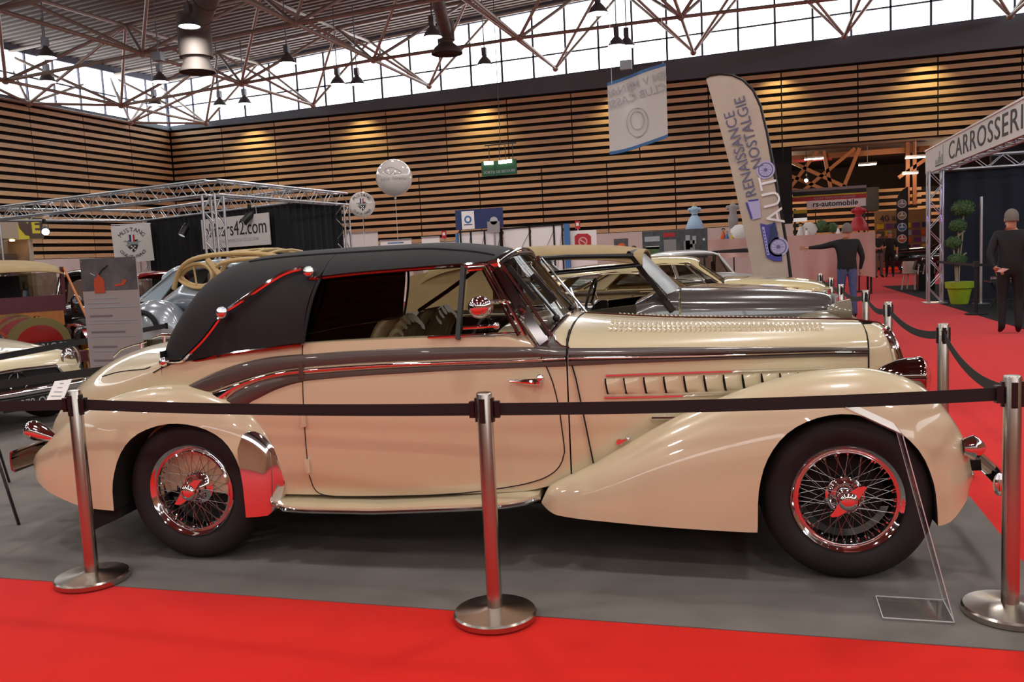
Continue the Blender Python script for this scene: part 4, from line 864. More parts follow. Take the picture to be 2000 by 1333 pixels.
# junction boxes on the steelwork
for x, y, z, l in ((-16.5, 22, 7.62, 'small pale junction box hanging on the truss left of the larger duct'),): tag(MB().box((x, y, z), (.28, .2, .24)).cyl((x, y, z), (x, y, roof_z(x, y)+.11), .012, n=6).build('junction_box', 'lamp_metal', None, 0), l, 'box')
# ------------------------------------------------------------------ the other old cars
mat('grey_paint', '#4f4b48', .2, coat=1, metal=.15); mat('khaki_and_reflection', '#77705c', .25, coat=1); mat('champagne_paint', '#bdb08a', .2, coat=1, metal=.2); mat('cream_paint_pale', '#cfc193', .22, coat=1)  # khaki also serves the grey fenders, lightened to imitate reflections
mat('white_paint', '#cfd2ce', .3, coat=.6); mat('light_blue_paint', '#9fb6bb', .3, coat=.6); mat('black_paint', '#0d0d0f', .12, coat=1); mat('red_paint', '#7d1512', .2, coat=1); mat('maroon_wood', '#4a1620', .4); mat('olive_metal', '#7a6f44', .3, .5); mat('brass', '#a8863e', .2, 1)
mat('orange_wood', '#a0632a', .4, var=.3, vs=6, stretch=(1, 6, 1)); mat('strap', '#a8622f', .6); mat('silver_paint', '#9aa3ab', .22, coat=1, metal=.4); mat('plate_black', '#141416', .4); mat('plate_grey', '#a9aaa8', .5); mat('bluegrey_paint', '#7f929c', .25, coat=1)
def shell(m, st, n=2.4, ns=7, nt=9):
    """body dome from stations (x, half width, sill z, shoulder z, top z); both sides"""
    out = []
    for x, w, zb, zs, zt in st:
        p = [(x, 0, zb)]
        for t in rng(0, 1, ns): p.append((x, -w*(1-.05*(2*t-1)**2), zb+(zs-zb)*t))
        for t in rng(0, 1, nt)[1:]: a = t*pi/2; p.append((x, -w*.95*cos(a)**(2/n), zs+(zt-zs)*sin(a)**(2/n)))
        out.append(p)
    m.loft(out); m.loft(mirrored(out)); m.add(out[0]+mirrored([out[0]])[0][::-1], [tuple(range(2*len(out[0])))]); m.add(out[-1]+mirrored([out[-1]])[0][::-1], [tuple(range(2*len(out[-1])))])
def dense(st, k=5):
    return smooth_line(st, k)
def roof_shell(parent, name, rf, m, drop=.10, n=2.6, th=.02):
    q = MB()
    for s in (-1, 1): q.loft([[(x, s*w*cos(a)**(2/n), z-drop+drop*sin(a)**(2/n)) for a in rng(0, pi/2, 10)] for x, w, z in dense(rf, 5)])
    return q.build(name, m, parent, 50, solid=th)
def road_wheel(parent, x, y, r, hub='chrome', w=.17):
    ty = MB().lathe([(r*.62, -w*.45), (r*.8, -w/2), (r*.95, -w*.42), (r, -w*.2), (r, w*.2), (r*.95, w*.42), (r*.8, w/2), (r*.62, w*.45)], 32, ax='y').build('wheel', 'rubber', parent, 50); ty.location = (x, y, r)
    MB().lathe([(r*.64, -w*.44), (r*.55, -w*.40), (r*.5, -w*.3), (r*.3, -w*.42), (0, -w*.48)] if y < 0 else [(r*.64, w*.44), (r*.55, w*.40), (r*.5, w*.3), (r*.3, w*.42), (0, w*.48)], 24, ax='y').build('hub_cap', hub, ty, 50)
    return ty
def quad(parent, name, pts, m): return MB().add(pts, [tuple(range(len(pts)))]).build(name, m, parent, 0, recalc=False)
def rail(parent, name, pts, r, m, n=8): return MB().tube(pts, r, n).build(name, m, parent)
# --- grey drophead with tan top just behind
g_ = thing('drophead_car', 'dark grey drophead with patched tan canvas top behind the cream car', 'car', (-1.5, 8.85, .004), .05)
m = MB(); shell(m, dense([(-2.3, .35, .45, .6, .75), (-1.9, .62, .4, .8, .95), (-1.0, .74, .36, .93, 1.0), (-.1, .74, .36, .93, 1.0)]), 2.6); m.build('body', 'grey_paint', g_, 45)
m = MB(); shell(m, dense([(.32, .72, .36, .98, 1.02), (.5, .66, .36, .98, 1.10), (.72, .60, .38, .95, 1.115)]), 2.2); m.build('scuttle', 'grey_paint', g_, 45)
m = MB(); shell(m, dense([(.74, .60, .38, .93, 1.12), (1.2, .52, .42, .90, 1.095), (1.7, .43, .44, .87, 1.06), (2.08, .36, .45, .85, 1.015), (2.14, .32, .46, .82, .97)]), 2.1); m.build('bonnet', 'grey_paint', g_, 45)
m = MB()
for s in (-1, 1):
    MB().add([(-.1, s*.72, .45), (.34, s*.72, .45), (.34, s*.72, 1.0), (-.1, s*.72, .96)], [(0, 1, 2, 3)]).build('door', 'black_paint', g_, 0, solid=.04)
for s in (-1, 1): MB().tube([(.735, s*.615*cos(a), .93+.19*sin(a)) for a in rng(.05, pi/2, 8)], .004, 5).build('bonnet_seam', 'dark_void', g_)
m = MB(); m.grid(lambda u, v: (2.15+.06*(1-(2*u-1)**2), .27*(2*u-1), .5+.49*v), 12, 6); gr = m.build('grille', 'plate_grey', g_, 60)
for k in range(9): y = -.22+.055*k; MB().cyl((2.215-.06*(y/.27)**2, y, .52), (2.215-.06*(y/.27)**2, y, .97), .008, n=6).build('grille_bar', 'chrome', gr)
rail(gr, 'radiator_cap', [(2.12, 0, .99), (2.12, 0, 1.04)], .03, 'chrome')
FG = dict(zt=[(.75, .40), (1.2, .55), (1.7, .80), (2.0, .88), (2.2, .86), (2.36, .74), (2.42, .58)], zb=[(.75, .36), (1.6, .34), (2.3, .36), (2.42, .5)], yc=[(.75, -.62), (2.42, -.58)], yo=[(.75, -.70), (1.2, -.78), (2.2, -.80), (2.42, -.64)], yi=[(.75, -.5), (1.7, -.36), (2.42, -.5)])
for s in (-1, 1):
    m = MB(); m.loft([[(x, -s*y, z) for x, y, z in [dome(FG, x, a) for a in rng(0, pi, 22)]] for x in rng(.76, 2.415, 30)], ring=True, caps=True); m.build('front_fender', 'khaki_and_reflection', g_, 50)  # grey fender with its reflections put into a lighter colour
    hl = MB(); hl.lathe([(.0, 2.02), (.06, 2.06), (.10, 2.14), (.115, 2.22), (.12, 2.24)], 22, (0, s*.60, .86), 'x'); h_ = hl.build('headlamp', 'khaki_and_reflection', g_); MB().lathe([(.118, 2.24), (.08, 2.265), (0, 2.275)], 20, (0, s*.60, .86), 'x').build('lamp_glass', 'clear_sheet', h_)
    road_wheel(g_, 1.85, s*.66, .34); road_wheel(g_, -1.25, s*.66, .34)
rf = roof_shell(g_, 'canvas_top', [(-1.95, .60, 1.32), (-1.6, .66, 1.50), (-1.0, .68, 1.585), (-.4, .68, 1.59), (.05, .66, 1.565), (.34, .62, 1.52), (.40, .60, 1.505)], 'tan_cloth', .14)
for x0, z0, z1 in ((.0, 1.50, 1.44), (-.5, 1.53, 1.45)): MB().tube([(x0-.5, -.60, z0+.02), (x0-.1, -.66, z1+.03), (x0+.2, -.63, z1+.01)], .006, 5).build('canvas_seam', 'soil', rf)
m = MB()
for s in (-1, 1): m.grid(lambda u, v: (-1.95+.9*u-.0*v, s*(.64+.08*(1-v)-.04*(1-u)), 1.0+(.35+.13*u)*v), 6, 5)
m.build('canvas_quarter', 'tan_cloth', g_, 50, solid=.01)
def gws(u, v): return Vector((.72-.38*v-.10*(2*u-1)**2*(1-.3*v), (.60-.02*v)*(2*u-1), 1.10+.40*v-.02*(2*u-1)**2))
MB().grid(gws, 11, 5).build('windscreen', 'reflection_glass', g_, 60)
rail(g_, 'windscreen_frame', [gws(u, 1) for u in rng(0, 1, 9)], .022, 'black_plastic')
for s in (0, 1):
    sg = -1 if s == 0 else 1
    MB().bar(gws(s, 0)+Vector((.06, 0, -.16)), gws(s, 1), .05, .08, up=(0, 1, 0)).build('windscreen_pillar', 'black_paint', g_, 0); rail(g_, 'door_top_rail', [(-1.0, sg*.70, 1.47), (-.3, sg*.68, 1.475), (.32, sg*.63, 1.455)], .022, 'black_plastic')
    rail(g_, 'window_bar', [(-.75, sg*.70, 1.30), (.40, sg*.64, 1.36)], .012, 'black_plastic'); rail(g_, 'window_post', [(-.22, sg*.715, .98), (-.28, sg*.71, 1.18)], .012, 'chrome')
m = MB(); m.tube([(-.15+.17*0+.06*sin(a), -.32+.2*cos(a), 1.05+.19*sin(a)) for a in rng(0, 2*pi, 21)[:-1]], .014, 6, closed=True); m.build('steering_wheel', 'black_plastic', g_)
MB().box((-.75, 0, .93), (.2, 1.1, .4), (0, -.15, 0)).build('seat', 'leather', g_, 0)
# --- coupes further back
def coupe(name, label, loc, rz, paint, L=(0, 0), glassm='dark_glass', top=1.40, hood=.99, sc=1.0):
    t = thing(name, label, 'car', loc, rz); z = lambda v: v*sc
    m = MB(); shell(m, dense([(-2.25, .35, .38, z(.58), z(.70)), (-2.1, .62, .34, z(.70), z(.84)), (-1.5, .78, .30, z(.82), z(.95)), (-.6, .80, .28, z(.84), z(.93)), (.45, .80, .28, z(.85), z(.95)), (.62, .80, .28, z(.84), hood+.02), (1.2, .78, .28, z(.82), hood), (1.8, .74, .30, z(.78), hood-.06), (2.05, .62, .36, z(.70), z(.84)), (2.12, .45, .42, z(.62), z(.72))]), 2.8); m.build('body', paint, t, 45)
    r = roof_shell(t, 'roof', [(-1.25, .52, top-.16), (-1.0, .58, top-.05), (-.5, .61, top), (-.1, .61, top-.005), (.12, .58, top-.035), (.20, .56, top-.07)], paint, .13)
    def ws(u, v): return Vector((.62-.42*v-.12*(2*u-1)**2, (.68-.11*v)*(2*u-1), hood-.03+(top-.12-hood+.03)*v))
    MB().grid(ws, 11, 5).build('windscreen', glassm, t, 60)
    def bl_(u, v): return Vector((-1.75+.55*v+.12*(2*u-1)**2, (.66-.12*v)*(2*u-1), hood-.06+(top-.22-hood+.06)*v))
    MB().grid(bl_, 11, 5).build('rear_window', glassm, t, 60)
    for s in (0, 1):
        sg = 2*s-1
        rail(t, 'windscreen_pillar', [ws(s, 0)+Vector((.02, 0, -.03)), ws(s, 1)+Vector((0, 0, .02))], .028, paint); rail(t, 'chrome_frame', [ws(s, 0)+Vector((-.03, sg*.02, 0)), ws(s, 1)+Vector((-.03, sg*.02, 0)), (-.3, sg*.60, top-.11), (-1.0, sg*.60, top-.16), bl_(s, 0)+Vector((.1, sg*.02, 0))], .012, 'chrome')
        MB().loft([[bl_(s, 0)+Vector((0, 0, -.04)), bl_(s, 0)+Vector((.42, sg*.03, -.03))], [bl_(s, 1)+Vector((0, 0, .03)), bl_(s, 1)+Vector((.2, sg*.02, .05))]]).build('rear_pillar', paint, t, 0, solid=.03)
        quad(t, 'side_window', [ws(s, 0)+Vector((-.06, 0, 0)), ws(s, 1)+Vector((-.05, 0, 0)), Vector((-1.0, sg*.57, top-.15)), Vector((-1.35, sg*.66, hood-.05))], glassm)
        rail(t, 'window_post', [(.30, sg*.69, hood-.05), (.0, sg*.62, top-.13)], .012, 'chrome'); rail(t, 'belt_trim', [(-1.4, sg*.795, z(.88)), (.5, sg*.80, z(.88)), (1.6, sg*.76, z(.83))], .010, 'chrome')
        road_wheel(t, 1.3, sg*.70, .32); road_wheel(t, -1.25, sg*.70, .32)
        hl = MB().lathe([(.09, 2.0), (.095, 2.08), (.06, 2.11), (0, 2.12)], 18, (0, sg*.56, z(.70)), 'x').build('headlamp', 'chrome', t)
    rail(t, 'bumper', [(2.05, -.74, .48), (2.2, -.5, .48), (2.24, 0, .48), (2.2, .5, .48), (2.05, .74, .48)], .04, 'chrome')
    MB().box((-.55, 0, .70), (.9, 1.3, .5)).build('seat', 'leather', t, 0); MB().box((.42, 0, hood-.06), (.3, 1.2, .06)).build('dashboard', 'dark_void', t, 0)
    return t
coupe('coupe', 'champagne coupe with chrome window frames behind the grey drophead', (-1.47, 11.35, .004), .05, 'champagne_paint', top=1.345, hood=1.0)
coupe('coupe', 'pale cream coupe, farther one with a plain shining roof', (-1.12, 13.9, .004), .05, 'cream_paint_pale', top=1.375, hood=.99)
coupe('saloon_car', 'light blue saloon seen through the grey drophead side window', (-4.2, 16.6, .004), .05, 'light_blue_paint', top=1.45, hood=.98)
wc = coupe('saloon_car', 'white saloon with dark windows beneath the black roof frame', (-1.35, 18.3, .004), -.9, 'white_paint', top=1.42, hood=.92)
cn = thing('roof_frame', 'flat black canopy frame on thin posts behind the white saloon', 'canopy', (-.62, 20.6, .004))
MB().prism([(-.6, 0, 1.36), (.3, 0, 1.39), (.62, 0, 1.35), (.62, 0, 1.29), (-.6, 0, 1.32)], (0, -.5, 0), (0, .5, 0)).build('canopy', 'black_plastic', cn, 0)
for x, y in ((-.45, -.4), (.42, -.4), (-.45, .4), (.52, .4)): MB().bar((x, y, 0), (x+.05, y, 1.32), .03).build('post', 'black_plastic', cn, 0)
# --- left: cream roadster nose
ro = thing('roadster', 'cream roadster nose with wide black grille and chrome bumper at left edge', 'car', (-7.1, 6.85, .004), -.22)
m = MB(); shell(m, dense([(-3.6, .6, .32, .66, .76), (-3.0, .80, .28, .72, .84), (-1.6, .82, .28, .74, .88), (-1.3, .82, .28, .74, .90), (-.6, .80, .28, .70, .82), (-.2, .78, .30, .66, .76), (-.04, .74, .36, .60, .68), (.0, .70, .40, .56, .62)]), 3.2); m.build('body', 'cream_paint', ro, 45)
MB().prism([(0, -.46, .40), (0, .46, .40), (0, .50, .50), (0, .42, .60), (0, -.42, .60), (0, -.50, .50)], (-.02, 0, 0), (.015, 0, 0)).build('grille', 'dark_void', ro, 0)
rail(ro, 'grille_surround', [(.02, -.46, .40), (.02, -.50, .50), (.02, -.42, .605), (.03, 0, .62), (.02, .42, .605), (.02, .50, .50), (.02, .46, .40)], .016, 'chrome')
for z in (.47,): rail(ro, 'grille_bar', [(.025, -.48, z), (.025, -.1, z)], .012, 'chrome'); rail(ro, 'grille_bar', [(.025, .1, z), (.025, .48, z)], .012, 'chrome')
MB().tube([(.03, .095*cos(a), .50+.095*sin(a)) for a in rng(0, 2*pi, 25)[:-1]], .010, 6, closed=True).build('emblem_ring', 'chrome', ro)
for a in (pi/2, pi/2+2*pi/3, pi/2-2*pi/3): MB().cyl((.03, 0, .50), (.03, .09*cos(a), .50+.09*sin(a)), .012, .003, n=6).build('emblem_point', 'chrome', ro)
bpts = [(-.25, -.84, .40), (.06, -.74, .40), (.13, -.4, .40), (.15, 0, .40), (.13, .4, .40), (.06, .74, .40), (-.25, .84, .40)]
MB().tube(smooth_line(bpts, 4), .045, 10, up=(0, 0, 1), flat=.6).build('bumper', 'chrome', ro)
for s in (-1, 1):
    hl = MB().ball((-.05, s*.62, .64), .12, (.55, .8, 1.25), n=20, m=12).build('headlamp', 'clear_sheet', ro, 60); MB().tube([(-.02, s*.62+.1*cos(a), .64+.155*sin(a)) for a in rng(0, 2*pi, 25)[:-1]], .014, 6, closed=True).build('lamp_rim', 'chrome', hl)
    MB().ball((-.07, s*.62, .64), .10, (.4, .8, 1.25), n=16, m=10).build('reflector', 'chrome', hl, 60)
    w = road_wheel(ro, -.62, s*.68, .33); w.rotation_euler = (0, 0, .7); road_wheel(ro, -3.0, s*.68, .33)
pl = MB().box((.19, .0, .30), (.012, .54, .12)).build('number_plate', 'plate_black', ro, 0)
text('lettering', 'ER-279-QM', .105, 'plate_grey', plane_m((.197, 0, .30), (0, 1, 0), (0, 0, 1)), pl, .001, sx=.95)
def wsr(u, v): return Vector((-1.35-.3*v-.08*(2*u-1)**2, .66*(2*u-1)*(1-.1*v), .88+.34*v))
MB().grid(wsr, 9, 4).build('windscreen', 'clear_sheet', ro, 60); rail(ro, 'windscreen_frame', [wsr(0, 0)]+[wsr(u, 1) for u in rng(0, 1, 7)]+[wsr(1, 0)], .014, 'chrome')
# --- left: vintage car with tan roof, red bonnet and brass lamps
vi = thing('vintage_car', 'veteran car with tan roof, red bonnet and orange straps at far left', 'car', (-10.4, 10.05, .004), -.52)
roof_shell(vi, 'canvas_roof', [(-2.6, .62, 1.66), (-1.6, .76, 1.80), (-.6, .78, 1.77), (.0, .76, 1.68), (.12, .75, 1.63), (.14, .75, 1.60)], 'tan_cloth', .10)
MB().box((-1.0, 0, .72), (2.0, 1.3, .5)).build('body', 'maroon_wood', vi, 0); MB().box((-1.7, 0, 1.2), (.9, 1.25, .7)).build('rear_seat', 'dark_void', vi, 0)
for s in (-1, 1):
    MB().bar((.08, s*.70, .95), (.10, s*.72, 1.65), .05, .05).build('windscreen_post', 'maroon_wood', vi, 0); MB().bar((-2.2, s*.62, .9), (-2.3, s*.66, 1.66), .05, .05).build('rear_post', 'maroon_wood', vi, 0)
    MB().box((.06, s*.40, 1.30), (.02, .50, .55)).build('windscreen_pane', 'dark_glass', vi, 0)
    for k in range(2): MB().box((-1.9-.3*k, s*.63, 1.25), (.2, .02, .45)).build('side_pane', 'clear_sheet', vi, 0)
MB().box((.10, 0, 1.12), (.06, 1.42, .24)).build('scuttle_panel', 'maroon_wood', vi, 0); MB().box((.09, 0, .90), (.08, 1.36, .22)).build('dashboard', 'orange_wood', vi, 0)
def arch(x, w, h, z0, n=15): return [(x, w*cos(a)*1.0, z0+h*max(0, sin(a))**.8) for a in rng(0, pi, n)]
m = MB(); m.loft([arch(.12, .42, .44, .55), arch(.6, .40, .42, .55), arch(1.15, .36, .38, .55)]); bn = m.build('bonnet', 'red_paint', vi, 50)
for x, w, h in ((.14, .44, .46), (.62, .41, .43), (1.16, .38, .41)): MB().loft([arch(x-.05, w, h, .55), arch(x+.05, w-.01, h-.01, .55)]).build('bonnet_band', 'olive_metal', bn, 60, solid=.012)
rd = MB().prism(arch(1.20, .40, .43, .55), (0, 0, 0), (.08, 0, 0)).build('radiator', 'olive_metal', vi, 0); MB().prism(arch(1.28, .30, .33, .55), (0, 0, 0), (.012, 0, 0)).build('radiator_core', 'red_paint', rd, 0); rail(vi, 'filler_cap', [(1.24, 0, .93), (1.24, 0, 1.0)], .035, 'brass')
for s in (-1, 1):
    rail(vi, 'strap', [(.14, s*.74, 1.63), (1.30, s*.66, .78)], .018, 'strap')
    lb = MB(); lb.lathe([(.0, -.13), (.06, -.13), (.08, -.10), (.08, .08), (.05, .12), (.02, .15), (0, .15)], 16, (.16, s*.86, 1.08)); lb.build('side_lantern', 'black_paint', vi, 50)
    hl = MB(); hl.lathe([(.0, 1.24), (.09, 1.27), (.13, 1.36), (.135, 1.42), (.12, 1.43), (0, 1.40)], 20, (-.1, s*.56, .70), 'x'); hl.build('headlamp', 'black_paint', vi, 50)
    fe = MB(); fe.loft([[(x, s*.52, z), (x, s*.80, z), (x, s*.80, z-.03), (x, s*.52, z-.03)] for x, z in smooth_line([(-.2, .42), (.2, .46), (.5, .70), (.9, .84), (1.3, .78), (1.55, .60)], 4)], ring=True, caps=True); fe.build('front_fender', 'red_paint', vi, 40)
    for x in (.95, -1.7):
        w = MB().lathe([(.40, -.04), (.43, -.045), (.45, -.02), (.45, .02), (.43, .045), (.40, .04), (.37, .03), (.37, -.03), (.40, -.04)], 36, ax='y').build('wheel', 'rubber', vi, 50); w.location = (x, s*.66, .45)
        for k in range(10): a = 2*pi*k/10; MB().bar((.05*cos(a), 0, .05*sin(a)), (.38*cos(a), 0, .38*sin(a)), .028).build('spoke', 'orange_wood', w, 0)
        MB().lathe([(.08, -.06), (.08, .06), (0, .07)], 16, ax='y').build('hub', 'brass', w)
MB().box((.2, 0, .46), (3.6, .7, .14)).build('chassis', 'maroon_wood', vi, 0)
npl = MB().box((1.52, .1, .60), (.02, .5, .13)).build('number_plate', 'plate_black', vi, 0); text('lettering', '31C 59', .11, 'plate_grey', plane_m((1.532, .1, .60), (0, 1, 0), (0, 0, 1)), npl, .001)
# --- left: unfinished coachbuilt shell with timber frame
fr = thing('body_shell', 'half-built grey car body with bare tan roof ribs and an oval window', 'car', (-6.42, 9.2, .004), .0)
F3 = lambda pts: [Vector((x, y, z)) for x, y, z in pts]
ov = [(-.20+.28*cos(a)*1.1, .0-.12*cos(a)+.0, 1.44+.125*sin(a)*(1+.25*cos(a))) for a in rng(0, 2*pi, 29)[:-1]]
MB().tube(ov, .028, 8, closed=True).build('window_frame', 'frame_tan', fr); MB().tube([(x*1.06-.0, y-.03, 1.44+(z-1.44)*1.16) for x, y, z in ov], .02, 6, closed=True).build('outer_frame', 'frame_tan', fr)
MB().cyl((-.20, -.02, 1.32), (-.22, -.02, 1.56), .012, n=6).build('centre_bar', 'frame_tan', fr)
rail(fr, 'roof_rail', smooth_line(F3([(-.62, .1, 1.290), (-.50, .06, 1.490), (-.30, .0, 1.620), (.05, -.1, 1.675), (.45, -.05, 1.685), (.8, .0, 1.650), (1.3, .1, 1.530)]), 4), .03, 'frame_tan')
rail(fr, 'roof_rail', smooth_line(F3([(-.55, .9, 1.380), (-.30, .9, 1.630), (.05, .9, 1.710), (.45, .9, 1.710), (1.3, .9, 1.550)]), 4), .03, 'frame_tan')
for k in range(8):
    x = -.45+.2*k; zz = lerp([(-.5, 1.58), (-.3, 1.69), (.05, 1.745), (.45, 1.755), (.8, 1.72), (1.3, 1.6)], x)-.07; MB().tube([(x, .0, zz), (x+.02, .3, zz+.045), (x+.02, .6, zz+.055), (x, .9, zz+.03)], .016, 6).build('roof_rib', 'frame_tan', fr)
rail(fr, 'door_rail', smooth_line(F3([(.10, -.12, 1.330), (.14, -.12, 1.510), (.30, -.12, 1.590), (.7, -.08, 1.610), (1.2, .0, 1.510)]), 4), .028, 'frame_tan'); rail(fr, 'screen_pillar', F3([(.05, -.12, 1.630), (.30, -.14, 1.330), (.36, -.14, 1.1)]), .035, 'frame_tan')
def panel(u, v):
    x = -.95+1.15*u; return Vector((x, -.10+.45*(1-u)-.12*sin(v*pi), .95+.42*v*lerp([(0, .55), (.4, 1), (1, .85)], u)))
MB().grid(panel, 14, 10).build('grey_scuttle', 'silver_paint', fr, 60, solid=.01)
FZ = dict(zt=[(-1.25, .75), (-1.15, .98), (-.95, 1.13), (-.75, 1.17), (-.55, 1.12), (-.42, .98), (-.36, .8)], zb=[(-1.25, .70), (-.36, .70)], yc=[(-1.25, -.1), (-.36, -.1)], yo=[(-1.25, -.2), (-.8, -.34), (-.36, -.2)], yi=[(-1.25, .1), (-.8, .3), (-.36, .1)])

m = MB(); m.loft([[dome(FZ, x, a) for a in rng(0, pi, 18)] for x in rng(-1.24, -.37, 20)], ring=True, caps=True); m.build('front_fender', 'silver_paint', fr, 60)
MB().tube([(-.80+.22*cos(a), -.33, .82+.22*sin(a)) for a in rng(0, pi, 14)], .03, 6).build('arch_edge', 'dark_void', fr)
MB().box((-.2, .1, .86), (1.9, .12, .10)).build('chassis_rail', 'frame_tan', fr, 0); MB().box((-.2, .2, .66), (1.8, .5, .24)).build('running_gear', 'khaki_and_reflection', fr, 0); MB().box((.25, .3, 1.15), (.10, .1, .6)).build('post', 'orange_wood', fr, 0)
for x in (-1.0, .9):
    for y in (-.1, .8): MB().bar((x, y, 0), (x, y, .8), .08).build('trestle_leg', 'frame_tan', fr, 0)
for x in (-1.0, .9): MB().bar((x, -.15, .78), (x, .85, .78), .08).build('trestle_beam', 'frame_tan', fr, 0)
rail(fr, 'far_tail', smooth_line(F3([(.2, .4, 1.1), (.8, .3, 1.15), (1.3, .3, 1.0)]), 4), .05, 'silver_paint')
# --- dark cars between
coupe('saloon_car', 'black saloon with a shiny curved roof behind the veteran car', (-11.7, 13.3, .004), -.9, 'black_paint', top=1.62, hood=1.05, sc=1.05)
coupe('saloon_car', 'small bright red car half hidden by the poster edge', (-12.9, 16.6, .004), -.6, 'red_paint', top=1.52, hood=.95)
coupe('saloon_car', 'blue grey saloon with pale roof edge right of the poster', (-7.9, 12.4, .004), .25, 'bluegrey_paint', top=1.66, hood=1.15, sc=1.1)
# ------------------------------------------------------------------ next hall seen through the opening
tag(MB().box((5, 58.2, 3), (30, .3, 6)).build('wall_far', 'far_dark', smooth=0), kind='structure'); tag(MB().box((-4, 46.7, 3), (.3, 23, 6)).build('wall_far_left', 'far_dark', smooth=0), kind='structure'); tag(MB().box((18, 46.7, 3), (.3, 23, 6)).build('wall_far_right', 'far_dark', smooth=0), kind='structure')
c2 = tag(MB().box((7, 46.9, 5.9), (23, 23, .2)).build('ceiling_far', 'far_dark', smooth=0), kind='structure')
wf = MB().box((5.2, 51.2, 2.0), (10, .2, 4.0)).build('partition_wall', 'dark_wall', smooth=0); tag(wf, kind='structure')
for k in range(8):
    for c in range(3): o = obj('slat', slat_me, wf); o.location = (1.6+2.68*c, 51.05, 1.4+.36*k)
for k in range(5): o = obj('slat', slat_me, wf); o.location = (9.4, 51.05, 2.2+.36*k)
tag(MB().box((5.6, 50.915, 3.5), (1.1, .2, 1.25)).build('loudspeaker', 'black_plastic', None, 0), 'large black rectangular loudspeaker on the far orange wall', 'loudspeaker')
tt = thing('roof_beams', 'orange brown lattice roof beams in the next hall', 'beam', (2.5, 45, 3.5))
for a, b in (((-1.2, 0, 1.9), (2.2, 0, .0)), ((-1.2, 0, 1.2), (1.6, 0, -.2)), ((-.8, 0, .1), (1.9, 0, 2.2)), ((.5, 0, 2.2), (.9, 0, -.2)), ((-1.3, 0, .2), (.2, 0, 2.2)), ((1.3, 0, .2), (2.1, 0, 2.2)), ((-1.4, 0, .5), (2.4, 0, -.1)), ((5.8, 0, 2.0), (3.8, 0, .7)), ((4.2, 0, 2.3), (4.2, 0, -.6)), ((4.5, 0, 2.3), (4.5, 0, -.6))):
    MB().bar(a, b, .16, .2, up=(0, 1, 0)).build('lattice_bar', 'far_orange', tt, 0)
MB().box((1.5, .6, 2.0), (7.5, .15, .25)).build('cross_beam', 'far_orange', tt, 0); MB().box((-.2, .5, 1.85), (2.2, .12, .14)).build('red_beam', 'red_print', tt, 0)
for x, y, z, w, l in [(2.55, 45, 5.35, .9, 'strip lamp nearest the opening edge in the next hall'), (4.95, 45, 4.9, .8, 'strip lamp in the middle of the next hall ceiling'), (6.8, 45, 4.35, .7, 'strip lamp nearest the white fascia in the next hall'), (6.9, 44, 5.0, .9, 'strip lamp touching the white fascia edge in the next hall')]:
    t = thing('strip_lamp', l, 'lamp', (x, y, z)); MB().box((0, 0, .06), (w, .3, .08)).build('housing', 'lamp_metal', t, 0); MB().box((0, 0, 0), (w*.95, .26, .05)).build('tube', 'tube_light', t, 0); MB().cyl((0, 0, .1), (0, 0, 5.8-z), .015, n=6).build('rod', 'lamp_metal', t)
t = par_can((2.15, 44, 4.35), (1.5, 38, 2), 'small lit spotlight on the orange lattice in the next hall', True); MB().cyl((0, 0, .2), (0, 0, 1.5), .015, n=6).build('hanger_rod', 'black_plastic', t)
for x, y in ((2.5, 41), (6.5, 43), (9, 48), (1, 48)): light('far_light', 'POINT', (x, y, 4.6), 300, (1, .70, .45), .4)
rb = thing('sign_board', 'dark striped board with red band reading rs-automobile', 'sign', (2.65, 37, 3.05))
for z, h, m in ((.42, .10, 'poster_grey'), (.28, .16, 'black_print'), (.18, .06, 'yellow_print'), (.06, .16, 'red_print'), (-.18, .30, 'white_gloss')): MB().box((0 if z > 0 else .25, 0, z), (2.75 if z > 0 else 2.2, .08, h)).build('band', m, rb, 0)
for z, m in ((-.18, 'black_print'), (-.42, 'yellow_print'), (-.58, 'black_print'), (-.74, 'lit_white')): MB().box((-1.1, 0, z), (.52, .08, .14)).build('band', m, rb, 0)
text('lettering', 'rs-automobile', .30, 'black_print', plane_m((.22, -.05, -.17), (1, 0, .0), (0, 0, 1)), rb, .002, bold=.006); text('lettering', 'ACHAT VENTE RESTAURATION', .11, 'pale_print', plane_m((.2, -.05, .06), (1, 0, 0), (0, 0, 1)), rb, .002)
for x in (-1.3, 1.3): MB().bar((x, .06, -.3), (x, .06, -3.03), .08).build('support', 'black_plastic', rb, 0)
bd = thing('picture_board', 'tan display board headed 40 with rows of small pictures', 'display board', (6.05, 42, 0))
MB().box((0, 0, 1.35), (2.3, .06, 2.5)).build('board', 'tan_cloth', bd, 0); [MB().box((x, .02, .06), (.08, .4, .12)).build('foot', 'black_plastic', bd, 0) for x in (-1, 1)]; text('lettering', '40 ans', .38, 'navy', plane_m((-.45, -.04, 2.28), (1, 0, .06), (0, 0, 1)), bd, .002)
PC = ['yellow_print', 'red_print', 'mid_blue', 'purple_print', 'tan_cloth', 'leaf', 'navy', 'orange_print', 'sky_blue']
for r in range(5):
    for c in range(6): MB().box((-.92+.37*c+random.uniform(-.02, .02), -.04, 1.92-.32*r), (.29, .02, .22)).build('picture', PC[(r*5+c*3+r*c) % 9], bd, 0)
bf = thing('feather_flag', 'black feather flag carrying four round emblems in the next hall', 'flag', (5.45, 38, 0))
